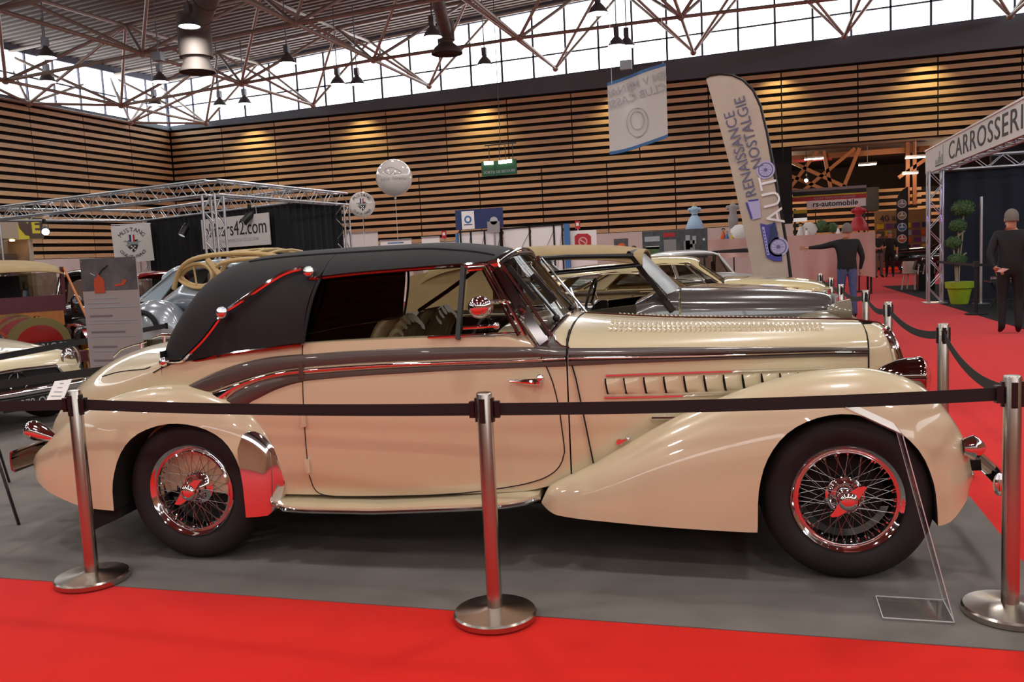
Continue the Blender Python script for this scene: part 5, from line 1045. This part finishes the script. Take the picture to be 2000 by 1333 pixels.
MB().prism([(-.20, 0, .9), (-.20, 0, 2.9), (-.12, 0, 3.15), (.05, 0, 3.32), (.2, 0, 3.4), (.2, 0, .9)], (0, -.01, 0), (0, .01, 0)).build('cloth', 'black_print', bf, 0); MB().cyl((.21, 0, 0), (.21, 0, 3.4), .02, n=6).build('pole', 'black_plastic', bf); MB().box((.2, 0, .02), (.5, .4, .04)).build('foot', 'black_plastic', bf, 0)
for z, m in ((2.75, 'poster_grey'), (2.28, 'tan_cloth'), (1.82, 'mid_blue'), (1.36, 'orange_print')):
    disc(bf, 'emblem', (0, z), .17, 'white_gloss', -.014); disc(bf, 'emblem', (0, z), .145, m, -.018); MB().box((0, -.022, z), (.2, .004, .04)).build('emblem_bar', 'white_gloss', bf, 0); MB().box((0, -.022, z+.07), (.05, .004, .12)).build('emblem_bar', 'white_gloss', bf, 0)
coupe('saloon_car', 'black gleaming car nose beside the picture board in the next hall', (6.9, 37.5, .004), pi-.2, 'black_paint', top=1.35, hood=1.0)
en = thing('display_engine', 'chromed engine on a black stand behind the right truss post', 'engine', (4.25, 25.6, .004))
MB().box((0, 0, .25), (.4, .4, .5)).build('stand', 'black_plastic', en, 0); MB().box((0, 0, .62), (.55, .35, .26), (0, .3, 0)).build('block', 'black_plastic', en, 0)
for k in range(4): MB().tube([(-.2+.13*k, -.18, .72), (-.2+.13*k, -.28, .66), (-.22+.13*k, -.30, .45)], .03, 8).build('pipe', 'chrome', en)
MB().lathe([(0, .80), (.14, .80), (.16, .84), (.14, .88), (0, .88)], 20, (.05, 0, 0)).build('air_filter', 'chrome', en)
def chair(x, y, rz, label):
    t = thing('chair', label, 'chair', (x, y, .004), rz)
    MB().grid(lambda u, v: Vector((.24*sin((u-.5)*pi*1.15)*(1-.1*v), .24*cos((u-.5)*pi*1.15)*1.0-.02, .45+.34*v*(1-.25*abs(2*u-1)**3))), 16, 5).build('backrest', 'chair_white', t, 60, solid=.02)
    MB().lathe([(0, .44), (.22, .44), (.235, .455), (.22, .47), (0, .47)], 20).build('seat', 'chair_white', t)
    for a in (.8, 2.35, 3.95, 5.5): MB().bar((.26*cos(a), .26*sin(a), 0), (.18*cos(a), .18*sin(a), .45), .03).build('leg', 'chair_white', t, 0)
    return t
chair(4.0, 26.3, 2.6, 'white tub chair on the dark carpet left of the truss post')
# ------------------------------------------------------------------ long pink cloth table with dolls and curios
tb = thing('stall_table', 'long stall table under hanging pink cloth with curios', 'table', (.75, 25.2, 0))
MB().box((0, 0, 1.60), (4.3, .9, .05)).build('tabletop', 'orange_wood', tb, 0)
for x in (-2.05, -.7, .7, 2.05):
    for y in (-.38, .38): MB().bar((x, y, 0), (x, y, 1.58), .05).build('leg', 'black_plastic', tb, 0)
def cl(u, v): return Vector((-2.15+4.3*u, -.47-.05*sin(u*46)*(1-v)-.03*sin(u*17+v*5)*(1-v), 1.64-1.25*(1-v)*(1 if u > .5 else .5)+.12*(1-v)*sin(u*9)))
MB().grid(cl, 120, 8).build('table_cloth', 'pink_cloth', tb, 60, solid=.01); MB().box((0, 0, 1.635), (4.3, .94, .012)).build('cloth_top', 'pink_cloth', tb, 0)
def mannequin(x, y, z, label, dress, h=.76, skin='frame_tan', full=True):
    t = thing('mannequin', label, 'mannequin', (x, y, .004)); k = h/.76; q0 = len(t.children)
    MB().lathe([(.16, 0), (.15, .02), (.018, .03), (.018, z+.2*k)], 12).build('stand', 'black_plastic', t)
    MB().lathe([(.235*k, .08*k), (.24*k, .09*k), (.19*k, .25*k), (.12*k, .38*k), (.075*k, .44*k), (.09*k, .50*k), (.115*k, .57*k), (.12*k, .61*k), (.07*k, .655*k), (.05*k, .66*k)] if full else [(.09*k, .05*k), (.12*k, .2*k), (.125*k, .3*k), (.085*k, .44*k), (.12*k, .57*k), (.12*k, .61*k), (.05*k, .66*k)], 20).build('dress', dress, t, 60)
    MB().lathe([(.05*k, .64*k), (.04*k, .69*k), (.035*k, .73*k), (0, .76*k)], 12).build('neck', skin, t)
    if full: MB().lathe([(.078*k, .43*k), (.082*k, .44*k), (.078*k, .455*k)], 16).build('belt', 'black_print', t)
    for s in (-1, 1): MB().ball((s*.12*k, 0, .575*k), .055*k, (1, .9, 1.1)).build('sleeve', dress, t)
    for c in t.children:
        if not c.name.startswith('stand'): c.location.z = z
    return t
mannequin(-1.80, 25.7, 1.88, 'dress form in a pale blue belted dress above the dark racing banner', 'sky_blue', .84)
mannequin(-.74, 25.95, 1.88, 'dress form in a narrow grey sequin dress beside the flag', 'poster_grey', .86, full=False)
mannequin(2.62, 25.95, 1.60, 'dress form in a red dress at the right end of the stall', 'red_print', .85, 'pink_cloth')
def parasol(x, y, z, r, rx, label, m='white_cloth'):
    t = thing('parasol', label, 'parasol', (x, y, z)); q = MB(); vs = []
    for k in range(9): a0, a1 = pi*2*k/9, pi*2*(k+1)/9; q.grid(lambda u, v: Vector((r*sin(v*1.35)*cos(a0+(a1-a0)*u)*(1-.06*sin(pi*u)), r*sin(v*1.35)*sin(a0+(a1-a0)*u)*(1-.06*sin(pi*u)), r*.62*cos(v*1.35))), 5, 6)
    c = q.build('canopy', m, t, 20, solid=.004); c.rotation_euler = (rx, 0, 0); c.location = (0, 0, .1)
    s = MB().cyl((0, 0, 0), (0, 0, r*.62), .008, n=6).build('shaft', 'bark', t); s.rotation_euler = (rx, 0, 0); s.location = (0, 0, .1)
parasol(-.55, 24.95, 1.70, .26, .9, 'white open parasol lying on the stall table'); parasol(-.25, 25.2, 1.70, .27, .7, 'grey lace parasol lying behind the white one', 'poster_grey'); parasol(1.28, 25.1, 1.68, .22, 1.2, 'white fan shaped parasol right of the flag pole')
def doll(x, y, label, m, h=.25):
    t = thing('doll', label, 'doll', (x, y, 1.641)); k = h/.3
    MB().lathe([(.085*k, 0), (.09*k, .01), (.05*k, .13*k), (.045*k, .19*k), (.02*k, .215*k)], 14).build('gown', m, t, 60); MB().ball((0, 0, .25*k), .042*k, (1, 1, 1.15)).build('head', 'frame_tan', t); MB().ball((0, .008, .265*k), .046*k, (1.05, 1, 1)).build('hair', 'soil', t)
doll(-.98, 24.95, 'small doll in orange red on the stall table', 'orange_print', .30); doll(-.88, 24.85, 'little doll in turquoise in front of the orange one', 'mid_blue', .2); doll(-.75, 24.85, 'small yellow doll left of the white parasol', 'yellow_print', .16); doll(1.05, 25.0, 'white and black doll at the left of the right stall half', 'white_cloth', .34); doll(1.2, 24.85, 'low white figurine in front of the fan parasol', 'white_gloss', .18); doll(2.0, 24.9, 'white rabbit sized figurine on the table edge', 'white_gloss', .2)
def bush(name, label, cat, x, y, z, blobs, parts=(), n=420):
    t = thing(name, label, cat, (x, y, z))
    for bx, by, bz, rx, rz in blobs:
        q = MB()
        for k in range(n):
            a, c = random.uniform(0, 2*pi), random.uniform(-1, 1); s = sqrt(1-c*c); d = Vector((s*cos(a), s*sin(a), c)); r = random.uniform(.86, 1.05); p = Vector((bx+d.x*rx*r, by+d.y*rx*r, bz+d.z*rz*r)); u = d.orthogonal().normalized(); w = d.cross(u); f = random.uniform(0, 6.28); e = u*cos(f)+w*sin(f); e2 = d.cross(e); L = .035
            q.add([p-e*L*.3, p+(e2*.7+d*.7)*L*.4, p+d*L*.6+e*L, p-(e2*.7)*L*.4+d*L*.3], [(0, 1, 2, 3)])
        q.ball((bx, by, bz), 1, (rx*.9, rx*.9, rz*.9), n=14, m=9)
        tag(q.build('foliage', 'leaf', t, 0, merge=False, recalc=False), kind='stuff')
    return t
bush('potted_plant', 'dark leafy bouquet on the stall beside the fan parasol', 'plant', 1.6, 25.2, 1.645, [(0, 0, .22, .16, .18), (.28, 0, .16, .14, .14)], n=260)
# ------------------------------------------------------------------ booths and panels along the back wall
bt = thing('exhibition_booth', 'white panelled booth with dark frames and a blue end post', 'booth', (-8, 28, 0))
for x0, x1, z in ((-1.78, -1.36, 2.28), (-1.32, -.88, 2.3), (-.84, -.28, 2.32), (-.2, .68, 2.36), (.75, 1.5, 2.36), (1.55, 1.78, 2.36)):
    MB().box(((x0+x1)/2, 0, z/2), (x1-x0, .05, z)).build('panel', 'white_gloss', bt, 0); MB().bar((x1+.02, -.03, 0), (x1+.02, -.03, z+.03), .05).build('frame_post', 'black_plastic', bt, 0)
    for s in (-1, 1): MB().bar((x0, -.035, z*.5+s*.5), (x1, -.035, z*.5-s*.5+.5), .015).build('cross_brace', 'poster_grey', bt, 0)
MB().bar((-1.78, -.03, 2.32), (1.85, -.03, 2.39), .05).build('top_rail', 'black_plastic', bt, 0); MB().box((1.95, -.02, 1.2), (.18, .1, 2.4)).build('end_post', 'mid_blue', bt, 0); MB().box((-1.84, -.02, 1.15), (.08, .1, 2.3)).build('end_post', 'mid_blue', bt, 0)
nb = thing('sign_board', 'navy blue board with white crest poster above the booth', 'sign', (-9.0, 27.9, 2.72)); MB().box((0, 0, 0), (1.66, .05, .66)).build('board', 'navy', nb, 0); MB().box((-.38, -.03, -.02), (.44, .02, .60)).build('poster', 'white_gloss', nb, 0); disc(nb, 'crest_print', (-.38, .0), .13, 'mid_blue', -.045); disc(nb, 'crest_print', (-.38, .0), .07, 'white_gloss', -.05)
MB().box((-.38, -.045, -.17), (.3, .004, .03)).build('print_line', 'navy', nb, 0)
for x in (-.7, .7): MB().bar((x, .03, -.33), (x, .03, -2.72), .05).build('support', 'black_plastic', nb, 0)
gs = thing('sign_board', 'pale grey signpost with rounded top right of the navy board', 'sign', (-8.42, 27.6, 0)); MB().box((0, 0, 2.42), (.42, .04, .36)).build('panel', 'poster_grey', gs, 0); MB().lathe([(0, -.02), (.13, -.02), (.13, .02), (0, .02)], 20, (.02, 0, 2.62), 'y').build('roundel', 'pale_print', gs); MB().bar((.02, .02, 0), (.02, .02, 2.6), .06).build('post', 'poster_grey', gs, 0)
for x0, x1, z, l in ((-14.5, -12.85, 2.5, 'pale grey partition behind the round horse balloon'), (-12.75, -11.6, 2.19, 'low white partition with a blue line of print'), (-11.2, -10.55, 2.22, 'short white partition next to the red sign')):
    t = thing('partition', l, 'partition', ((x0+x1)/2, 28.2, 0)); MB().box((0, 0, z/2), (x1-x0, .06, z)).build('panel', 'white_panel' if z > 2.4 else 'white_gloss', t, 0); MB().box((0, -.01, z), (x1-x0+.02, .09, .04)).build('cap_rail', 'alu', t, 0); MB().box((0, 0, .02), (x1-x0, .4, .04)).build('foot', 'alu', t, 0)
    if z == 2.19: MB().box((0, -.034, 2.08), (.6, .004, .04)).build('print_line', 'mid_blue', t, 0)
for x, z, l in ((-10.42, 2.28, 'small red fire point sign left of the booth'), (-5.75, 2.35, 'small red fire point sign right of the booth')): t = thing('fire_sign', l, 'sign', (x, 34.8 if 0 else 28.3, z)); MB().box((0, 0, 0), (.16, .03, .26)).build('plate', 'red_print', t, 0); MB().box((0, -.02, .02), (.09, .01, .10)).build('symbol', 'white_gloss', t, 0); MB().bar((0, .03, .1), (0, .03, -z), .04).build('post', 'alu', t, 0)
rl = thing('wall_panel', 'white panel with a round red emblem at the booth end', 'panel', (-5.55, 28.1, 0)); MB().box((0, 0, 1.08), (.9, .05, 2.16)).build('panel', 'white_gloss', rl, 0); MB().prism([(x*.27, 0, 1.80+z*.26) for x, z in ((-1, .7), (-.6, 1), (.6, .95), (1, .6), (1, -.7), (.6, -1), (-.7, -1), (-1, -.6))], (0, -.035, 0), (0, -.026, 0)).build('emblem', 'red_print', rl, 0); disc(rl, 'emblem_print', (0, 1.8), .15, 'pink_cloth', -.04, .11); MB().box((0, -.041, 1.8), (.2, .004, .04), (0, .6, 0)).build('emblem_print', 'pink_cloth', rl, 0)
pp = thing('poster', 'small dark poster with a glowing orange car on the white wall base', 'poster', (-4.31, 28.1, 1.58)); MB().box((0, 0, 0), (.46, .03, .5)).build('sheet', 'poster_dark', pp, 0); MB().prism([(-.14, 0, .02), (-.05, 0, .10), (.08, 0, .11), (.15, 0, .0)], (0, -.02, 0), (0, -.016, 0)).build('picture', 'orange_print', pp, 0); MB().box((.03, -.02, -.14), (.28, .006, .06)).build('picture', 'red_print', pp, 0)
MB().bar((0, .03, 0), (0, .03, -1.58), .04).build('post', 'alu', pp, 0)
sb = thing('display_banner', 'wide dark banner with pictures of racing cars left of the stall', 'banner', (-2.3, 24.8, 0)); MB().box((0, 0, 1.56), (1.80, .04, .80)).build('board', 'poster_dark', sb, 0)
for x, z, w, h, m in ((-.62, 1.74, .42, .14, 'pale_print'), (-.62, 1.42, .42, .20, 'leaf'), (-.62, 1.50, .38, .08, 'white_gloss'), (-.15, 1.83, .32, .12, 'red_print'), (-.13, 1.52, .34, .36, 'poster_grey'), (.40, 1.52, .30, .26, 'poster_grey'), (.36, 1.6, .12, .40, 'pale_print'), (.54, 1.66, .10, .22, 'pale_print'), (.45, 1.5, .08, .1, 'black_print'), (.80, 1.66, .06, .06, 'white_gloss'), (.15, 1.33, .08, .10, 'white_gloss')): MB().box((x, -.024, z), (w, .006, h)).build('picture', m, sb, 0)
for x in (-.8, .8): MB().bar((x, .03, 0), (x, .03, 1.9), .05).build('support', 'black_plastic', sb, 0)
# left booth with yellow sign
lb = thing('exhibition_booth', 'beige booth with warm alcove lamps at the far left wall', 'booth', (-20.6, 18.6, 0))
MB().box((0, -.2, 2.86), (.9, 4.0, .50)).build('fascia', 'beige_panel', lb, 0); MB().box((-.5, .2, 1.4), (.1, 4.2, 2.8)).build('back_panel', 'beige_panel', lb, 0); MB().box((-.1, 2.0, 1.3), (.8, .14, 2.6)).build('end_wall', 'beige_panel', lb, 0); MB().box((-.2, -.1, 1.1), (.5, 3.6, 2.2)).build('brown_counter', 'brown_panel', lb, 0)
for y in (.75, 1.55): MB().lathe([(.06, 0), (.07, .04), (0, .05)], 14, (.1, y, 2.55)).build('downlight', 'warm_lamp', lb); light('alcove_lamp', 'SPOT', (-20.55, 18.6+y, 2.53), 22, (1, .65, .3), .03, (-20.75, 18.6+y, 1.5), 80, .8)
ys = thing('sign_board', 'yellow square sign with dark leaf and letter shapes', 'sign', (-20.1, 20.35, 2.9), pi/2-.25); MB().box((0, 0, 0), (.80, .05, .62)).build('plate', 'yellow_print', ys, 0); MB().box((.22, -.02, 0), (.42, .03, .60)).build('dark_half', 'brown_panel', ys, 0)
MB().prism([(-.30, 0, .25), (-.12, 0, .22), (.02, 0, .10), (.02, 0, -.22), (-.1, 0, -.2), (-.26, 0, .0)], (0, -.035, 0), (0, -.026, 0)).build('leaf_print', 'brown_panel', ys, 0); text('lettering', 'E', .5, 'yellow_print', plane_m((.2, -.04, .02), (1, 0, 0), (0, 0, 1)), ys, .003, bold=.02)
MB().bar((0, .04, 0), (0, .04, -2.9), .06).build('post', 'beige_panel', ys, 0)
# ------------------------------------------------------------------ right stand: white fascia, truss, drape, topiary
rs = thing('stand_portal', 'white fascia on silver truss reading CARROSSERI over the dark stand', 'portal', (3.66, 20.6, 0))
MB().box((0, -4.7, 3.12), (.05, 12.0, .50)).build('fascia', 'white_panel', rs, 0); MB().box((0, -4.7, 3.385), (.09, 12.0, .03)).build('fascia_edge', 'white_gloss', rs, 0); MB().box((.2, 1.3, 3.12), (.4, .04, .5)).build('fascia_return', 'white_panel', rs, 0)
text('lettering', 'CARROSSERIE', .50, 'black_print', plane_m((-.03, -1.25, 3.115), (0, -1, 0), (0, 0, 1)), rs, .002, 'LEFT', sx=1.70, space=1.10)
lg = [(-.03, .0, 3.0), (-.03, -.75, 3.0)]
MB().bar((-.03, .10, 2.95), (-.03, -.72, 2.95), .005, .025).build('logo_line', 'black_print', rs, 0)
for y, h, w in ((.05, .10, .10), (-.1, .07, .08), (-.22, .14, .10), (-.33, .24, .08), (-.45, .12, .1), (-.58, .16, .12), (-.70, .34, .03)): MB().box((-.028, y, 2.985+h/2), (.006, w, h)).build('logo_print', 'grey_print', rs, 0)
truss((.0, .3, .03), (.0, .3, 2.87), rs, 'truss_post', .27, .3); MB().box((0, .3, .012), (.45, .45, .024)).build('foot_plate', 'alu', rs, 0)
truss((.15, .62, 3.02), (7.0, .62, 3.02), rs, 'truss_beam', .27, .3); truss((.15, .3, 3.02), (.15, -10, 3.02), rs, 'truss_beam', .27, .3)
truss((6.8, .62, .03), (6.8, .62, 2.87), rs, 'truss_post', .27, .3)
light('stand_light', 'SPOT', (3.95, 20.75, 2.8), 60, (.35, .05, 1), .05, (3.64, 20.9, 1.5), 60, .8); light('stand_light', 'SPOT', (7.5, 17, 3.2), 200, (.55, .85, 1), .2, (6, 21.2, 1.5), 90, .9)
drape('drape', 'dark blue black drape wall of the right stand behind the topiary', (3.9, 21.42), (11.0, 21.42), .02, 2.86, 'blue_drape', .05, 14)
tp = bush('topiary', 'topiary of four green balls in a lime green pot', 'plant', 4.07, 20.5, .004, [(.06, 0, 2.02, .22, .165), (-.04, 0, 1.66, .165, .13), (-.12, 0, 1.30, .15, .125), (-.05, 0, .94, .18, .12)], n=700)
MB().lathe([(.17, 0), (.24, .34), (.275, .34), (.285, .47), (.265, .47), (.24, .40), (0, .40)], 32).build('pot', 'lime_pot', tp, 30); MB().lathe([(.255, .43), (0, .44)], 20).build('soil', 'soil', tp)
for a in ([(-.02, 0, .42), (.0, 0, .9), (.05, 0, 1.4), (.07, 0, 1.9)], [(-.05, 0, .42), (-.05, 0, .8), (-.02, 0, 1.2), (-.03, 0, 1.6)], [(-.06, .02, .42), (-.08, .02, .8), (-.12, 0, 1.25)], [(.03, 0, 1.0), (.13, 0, 1.08)], [(-.02, 0, 1.45), (.1, 0, 1.55)]): MB().tube(a, [.022]+[.017]*(len(a)-1), 7).build('stem', 'bark', tp)
bs = thing('stanchion', 'black belt post with flat round foot in front of the topiary stand', 'stanchion', (3.80, 17.75, .004)); MB().lathe([(0, 0), (.19, 0), (.19, .015), (.04, .03), (0, .03)], 28).build('base_plate', 'black_plastic', bs, 30); MB().cyl((0, 0, .02), (0, 0, .98), .032, n=16).build('post', 'black_plastic', bs); MB().box((0, 0, .92), (.09, .09, .10)).build('belt_head', 'black_plastic', bs, 0)
def thin_belt(a, b, label): t = thing('belt', label, 'barrier belt', (a[0], a[1], .91)); MB().box(((b[0]-a[0])/2, (b[1]-a[1])/2, 0), (sqrt((b[0]-a[0])**2+(b[1]-a[1])**2)-.1, .003, .05), (0, 0, atan2(b[1]-a[1], b[0]-a[0]))).build('webbing', 'belt_black', t, 0)
thin_belt((3.80, 17.75), (3.66, 20.75), 'black belt from the black post to the white truss column'); thin_belt((3.80, 17.75), (5.9, 17.9), 'black belt from the black post to the right behind the man')
mp = thing('metal_pole', 'plain grey metal pole standing right of the topiary', 'pole', (4.46, 20.4, .004)); MB().cyl((0, 0, 0), (0, 0, 2.24), .03, n=14).build('tube', 'alu', mp); MB().lathe([(0, 0), (.18, 0), (.18, .012), (0, .012)], 24).build('base_plate', 'alu', mp)
tb2 = thing('table', 'low black folding table with crossed legs behind the man in black', 'table', (4.55, 18.7, .004)); MB().box((.1, 0, .55), (.9, .6, .03)).build('tabletop', 'black_plastic', tb2, 0)
for s in (-1, 1):
    MB().bar((-.25, s*.25, 0), (.05, s*.25, .54), .025).build('leg', 'black_plastic', tb2, 0); MB().bar((.05, s*.25, 0), (-.25, s*.25, .54), .025).build('leg', 'black_plastic', tb2, 0); MB().bar((.3, s*.25, 0), (.5, s*.25, .54), .025).build('leg', 'black_plastic', tb2, 0)
ex = thing('exhaust_manifold', 'chrome pipework displayed on the black table', 'car part', (4.45, 18.65, .575))
for k in range(3): MB().tube([(-.05+.1*k, 0, .02), (-.12+.1*k, -.02, .22), (.0+.1*k, -.02, .36), (.12+.1*k, 0, .34)], .035, 10).build('pipe', 'chrome', ex)
MB().tube([(-.2, 0, .04), (.3, 0, .04)], .04, 10).build('collector', 'chrome', ex)
# ------------------------------------------------------------------ people
mat('skin', '#b9856a', .5); mat('black_wool', '#121216', .8); mat('jeans', '#4d5a86', .8, var=.4, vs=9); mat('black_trousers', '#0e0d0f', .8); mat('grey_trousers', '#5d524a', .8); mat('shoe', '#0c0b0b', .5); mat('hair_grey', '#6f675f', .8); mat('hair_brown', '#4a2c1c', .8); mat('eye', '#1a1412', .2); mat('grey_shirt', '#6d737c', .8); mat('lip', '#8f4f45', .5); mat('paper_pink', '#d5aaa2', .7)
J0 = dict(pelvis=(0, 0, .96), belly=(0, 0, 1.12), chest=(0, .01, 1.32), neck=(0, .015, 1.49), jaw=(0, -.005, 1.575), crown=(0, .005, 1.70),
          shL=(.185, .01, 1.42), elL=(.245, .03, 1.13), wrL=(.26, -.04, .90), haL=(.262, -.06, .83), shR=(-.185, .01, 1.42), elR=(-.245, .03, 1.13), wrR=(-.26, -.04, .90), haR=(-.262, -.06, .83),
          hiL=(.095, 0, .90), knL=(.105, -.015, .50), anL=(.11, .03, .09), toL=(.125, -.15, .035), hiR=(-.095, 0, .90), knR=(-.105, -.015, .50), anR=(-.11, .03, .09), toR=(-.125, -.15, .035))
RAD = dict(pelvis=(.155, .115), belly=(.15, .112), chest=(.165, .12), neck=(.058, .06), jaw=(.072, .085), crown=(.08, .098), sh=(.075, .075), el=(.052, .052), wr=(.034, .03), ha=(.042, .02), hi=(.10, .105), kn=(.066, .068), an=(.045, .05), to=(.045, .03))
BN = [('pelvis', 'belly', 'top'), ('belly', 'chest', 'top'), ('chest', 'neck', 'top'), ('neck', 'jaw', 'skin'), ('jaw', 'crown', 'skin')]+[b for s in 'LR' for b in (('chest', 'sh'+s, 'top'), ('sh'+s, 'el'+s, 'top'), ('el'+s, 'wr'+s, 'arm'), ('wr'+s, 'ha'+s, 'skin'), ('pelvis', 'hi'+s, 'leg'), ('hi'+s, 'kn'+s, 'leg'), ('kn'+s, 'an'+s, 'leg'), ('an'+s, 'to'+s, 'shoe'))]
def person(label, loc, rz, mats, pose={}, hair='hair_grey', scale=1.0, bulk=1.0):
    """front of the figure is local -y; mats = top, sleeve, leg"""
    t = thing('person', label, 'person', loc, rz); J = {k: Vector(pose.get(k, v)) for k, v in J0.items()}; names = list(J)
    me = bpy.data.meshes.new('body'); me.from_pydata([J[n] for n in names], [(names.index(a), names.index(b)) for a, b, _ in BN], []); o = bpy.data.objects.new('tmp', me); COL.objects.link(o)
    sk = o.modifiers.new('skin', 'SKIN'); sk.use_smooth_shade = True; lay = me.skin_vertices[0] if me.skin_vertices else None
    if lay is None:
        bm = bmesh.new(); bm.from_mesh(me); bm.verts.layers.skin.verify(); bm.to_mesh(me); bm.free(); lay = me.skin_vertices[0]
    for i, n in enumerate(names):
        r = RAD.get(n) or RAD[n[:2]]; k = bulk if n in ('pelvis', 'belly', 'chest') else 1; lay.data[i].radius = (r[0]*k, r[1]*k); lay.data[i].use_root = n == 'pelvis'
    o.modifiers.new('sub', 'SUBSURF').levels = 2; bpy.context.view_layer.update()
    m2 = bpy.data.meshes.new_from_object(o.evaluated_get(bpy.context.evaluated_depsgraph_get())); bpy.data.objects.remove(o)
    m2.materials.clear()
    for m in (mats[0], mats[1], mats[2], 'shoe', 'skin'): m2.materials.append(MATS[m])
    ix = dict(top=0, arm=1, leg=2, shoe=3, skin=4)
    for p in m2.polygons:
        c = p.center; best = (9, 0)
        for a, b, kind in BN:
            A, B = J[a], J[b]; d = B-A; u = max(0, min(1, (c-A).dot(d)/d.length_squared)); e = (c-A-d*u).length/(1.6 if 'pelvis' in (a, b) or 'chest' in (a, b) else 1)
            if e < best[0]: best = (e, ix[kind])
        k = best[1]
        if k in (0, 2): k = 0 if c.z > .93 or abs(c.x) > .2 and c.z > .8 else 2
        if k == 0 and c.z > J['neck'].z+.0 and abs(c.x) < .08: k = 4
        p.material_index = k; p.use_smooth = True
    # five fingers on each hand, grown from the palm
    bm = bmesh.new(); bm.from_mesh(m2)
    for s in 'LR':
        d = (J['ha'+s]-J['wr'+s]).normalized(); side_ = d.cross(Vector((1, 0, 0))).normalized(); nrm_ = d.cross(side_)
        q = MB()
        for k in range(4):
            L = (.072, .082, .076, .058)[k]; b = J['ha'+s]+side_*(-.027+.018*k)+d*.012; q.tube([b-d*.02, b+d*L*.5, b+d*L*.8-nrm_*.012*(1 if s == 'L' else -1), b+d*L-nrm_*.03*(1 if s == 'L' else -1)], [.0095, .009, .008, .006], 6)
        b = J['wr'+s]+d*.03+side_*-.03; q.tube([b, b+side_*-.025+d*.03, b+side_*-.03+d*.058], [.011, .010, .007], 6)
        fm = q.mesh('fingers', ['skin'], 60); bb = bmesh.new(); bb.from_mesh(fm); vm = [bm.verts.new(v.co) for v in bb.verts]; bb.verts.index_update()
        for f in bb.faces:
            nf = bm.faces.new([vm[v.index] for v in f.verts]); nf.material_index = 4; nf.smooth = True
        bb.free()
    bm.to_mesh(m2); bm.free()
    obj('body', m2, t)
    h = MB(); cr = J['crown']; h.grid(lambda u, v: Vector((cr.x+.092*sin(v*1.75)*cos(2*pi*u), cr.y+.012+.112*sin(v*1.75)*sin(2*pi*u)*(1 if sin(2*pi*u) > 0 else .9), cr.z-.012+.105*cos(v*1.75)-(.05 if sin(2*pi*u) > .2 else 0)*v*v)), 20, 8, cu=True); h.build('hair', hair, t, 60, solid=.012)
    f = MB(); e = J['jaw']+(cr-J['jaw'])*.5
    for s in (-1, 1): f.ball(e+Vector((s*.032, -.088, .012)), .011)
    f.build('eyes', 'eye', t); n = MB(); n.tube([e+Vector((0, -.09, .012)), e+Vector((0, -.115, -.028)), e+Vector((0, -.095, -.036))], [.008, .014, .010], 8)
    for s in (-1, 1): n.ball(e+Vector((s*.082, .01, -.005)), .028, (.4, .8, 1.15))
    n.build('nose_and_ears', 'skin', t); MB().ball(e+Vector((0, -.083, -.065)), .022, (1.1, .4, .35)).build('mouth', 'lip', t)
    t.scale = (scale,)*3
    return t
person('man in black seen from behind with leaflets at the right edge', (3.52, 14.3, .008), pi-.15, ('black_wool', 'black_wool', 'black_trousers'), dict(elL=(.27, .06, 1.14), wrL=(.22, .14, .96), haL=(.17, .16, .93), elR=(-.27, .05, 1.13), wrR=(-.20, -.12, 1.0), haR=(-.16, -.18, 1.0), knR=(-.10, -.04, .50), anR=(-.10, .05, .09), toR=(-.11, -.13, .035)), 'hair_grey', 1.02, 1.08)
lf = thing('leaflet', 'pale pink leaflet held by the man in black', 'paper', (3.36, 14.10, .955), .3); MB().prism([(-.09, 0, -.02), (.0, 0, -.035), (.1, 0, .01), (.0, 0, .03)], (0, -.003, 0), (0, .003, 0)).build('sheet', 'paper_pink', lf, 0)
person('man in jeans and dark jacket walking away with one arm stretched out', (1.54, 17.3, .008), pi+.1, ('black_wool', 'black_wool', 'jeans'), dict(elR=(-.27, .02, 1.15), wrR=(-.24, -.03, .94), haR=(-.235, -.05, .88), shL=(.19, 0, 1.42), elL=(.44, -.05, 1.37), wrL=(.66, -.12, 1.36), haL=(.735, -.14, 1.36), knL=(.10, -.08, .50), anL=(.10, .02, .09), toL=(.11, -.15, .035), knR=(-.10, .02, .50), anR=(-.10, .16, .12), toR=(-.11, .0, .04)), 'hair_grey', 1.0, 1.05)
person('left of two people in black tops by the red carpet end', (4.12, 34.2, .004), .3, ('black_wool', 'skin', 'grey_trousers'), dict(wrL=(.10, -.2, 1.12), haL=(.04, -.22, 1.14), elL=(.25, -.02, 1.14), wrR=(-.10, -.2, 1.10), haR=(-.04, -.23, 1.12), elR=(-.25, -.02, 1.13)), 'hair_brown', .96)
person('right of two people in black tops, arms hanging', (4.55, 34.6, .004), -.2, ('black_wool', 'skin', 'black_trousers'), {}, 'hair_grey', .95)
person('brown haired person standing behind the cars near the small poster', (-3.1, 22.3, .004), .1, ('grey_shirt', 'grey_shirt', 'jeans'), {}, 'hair_brown', .88)
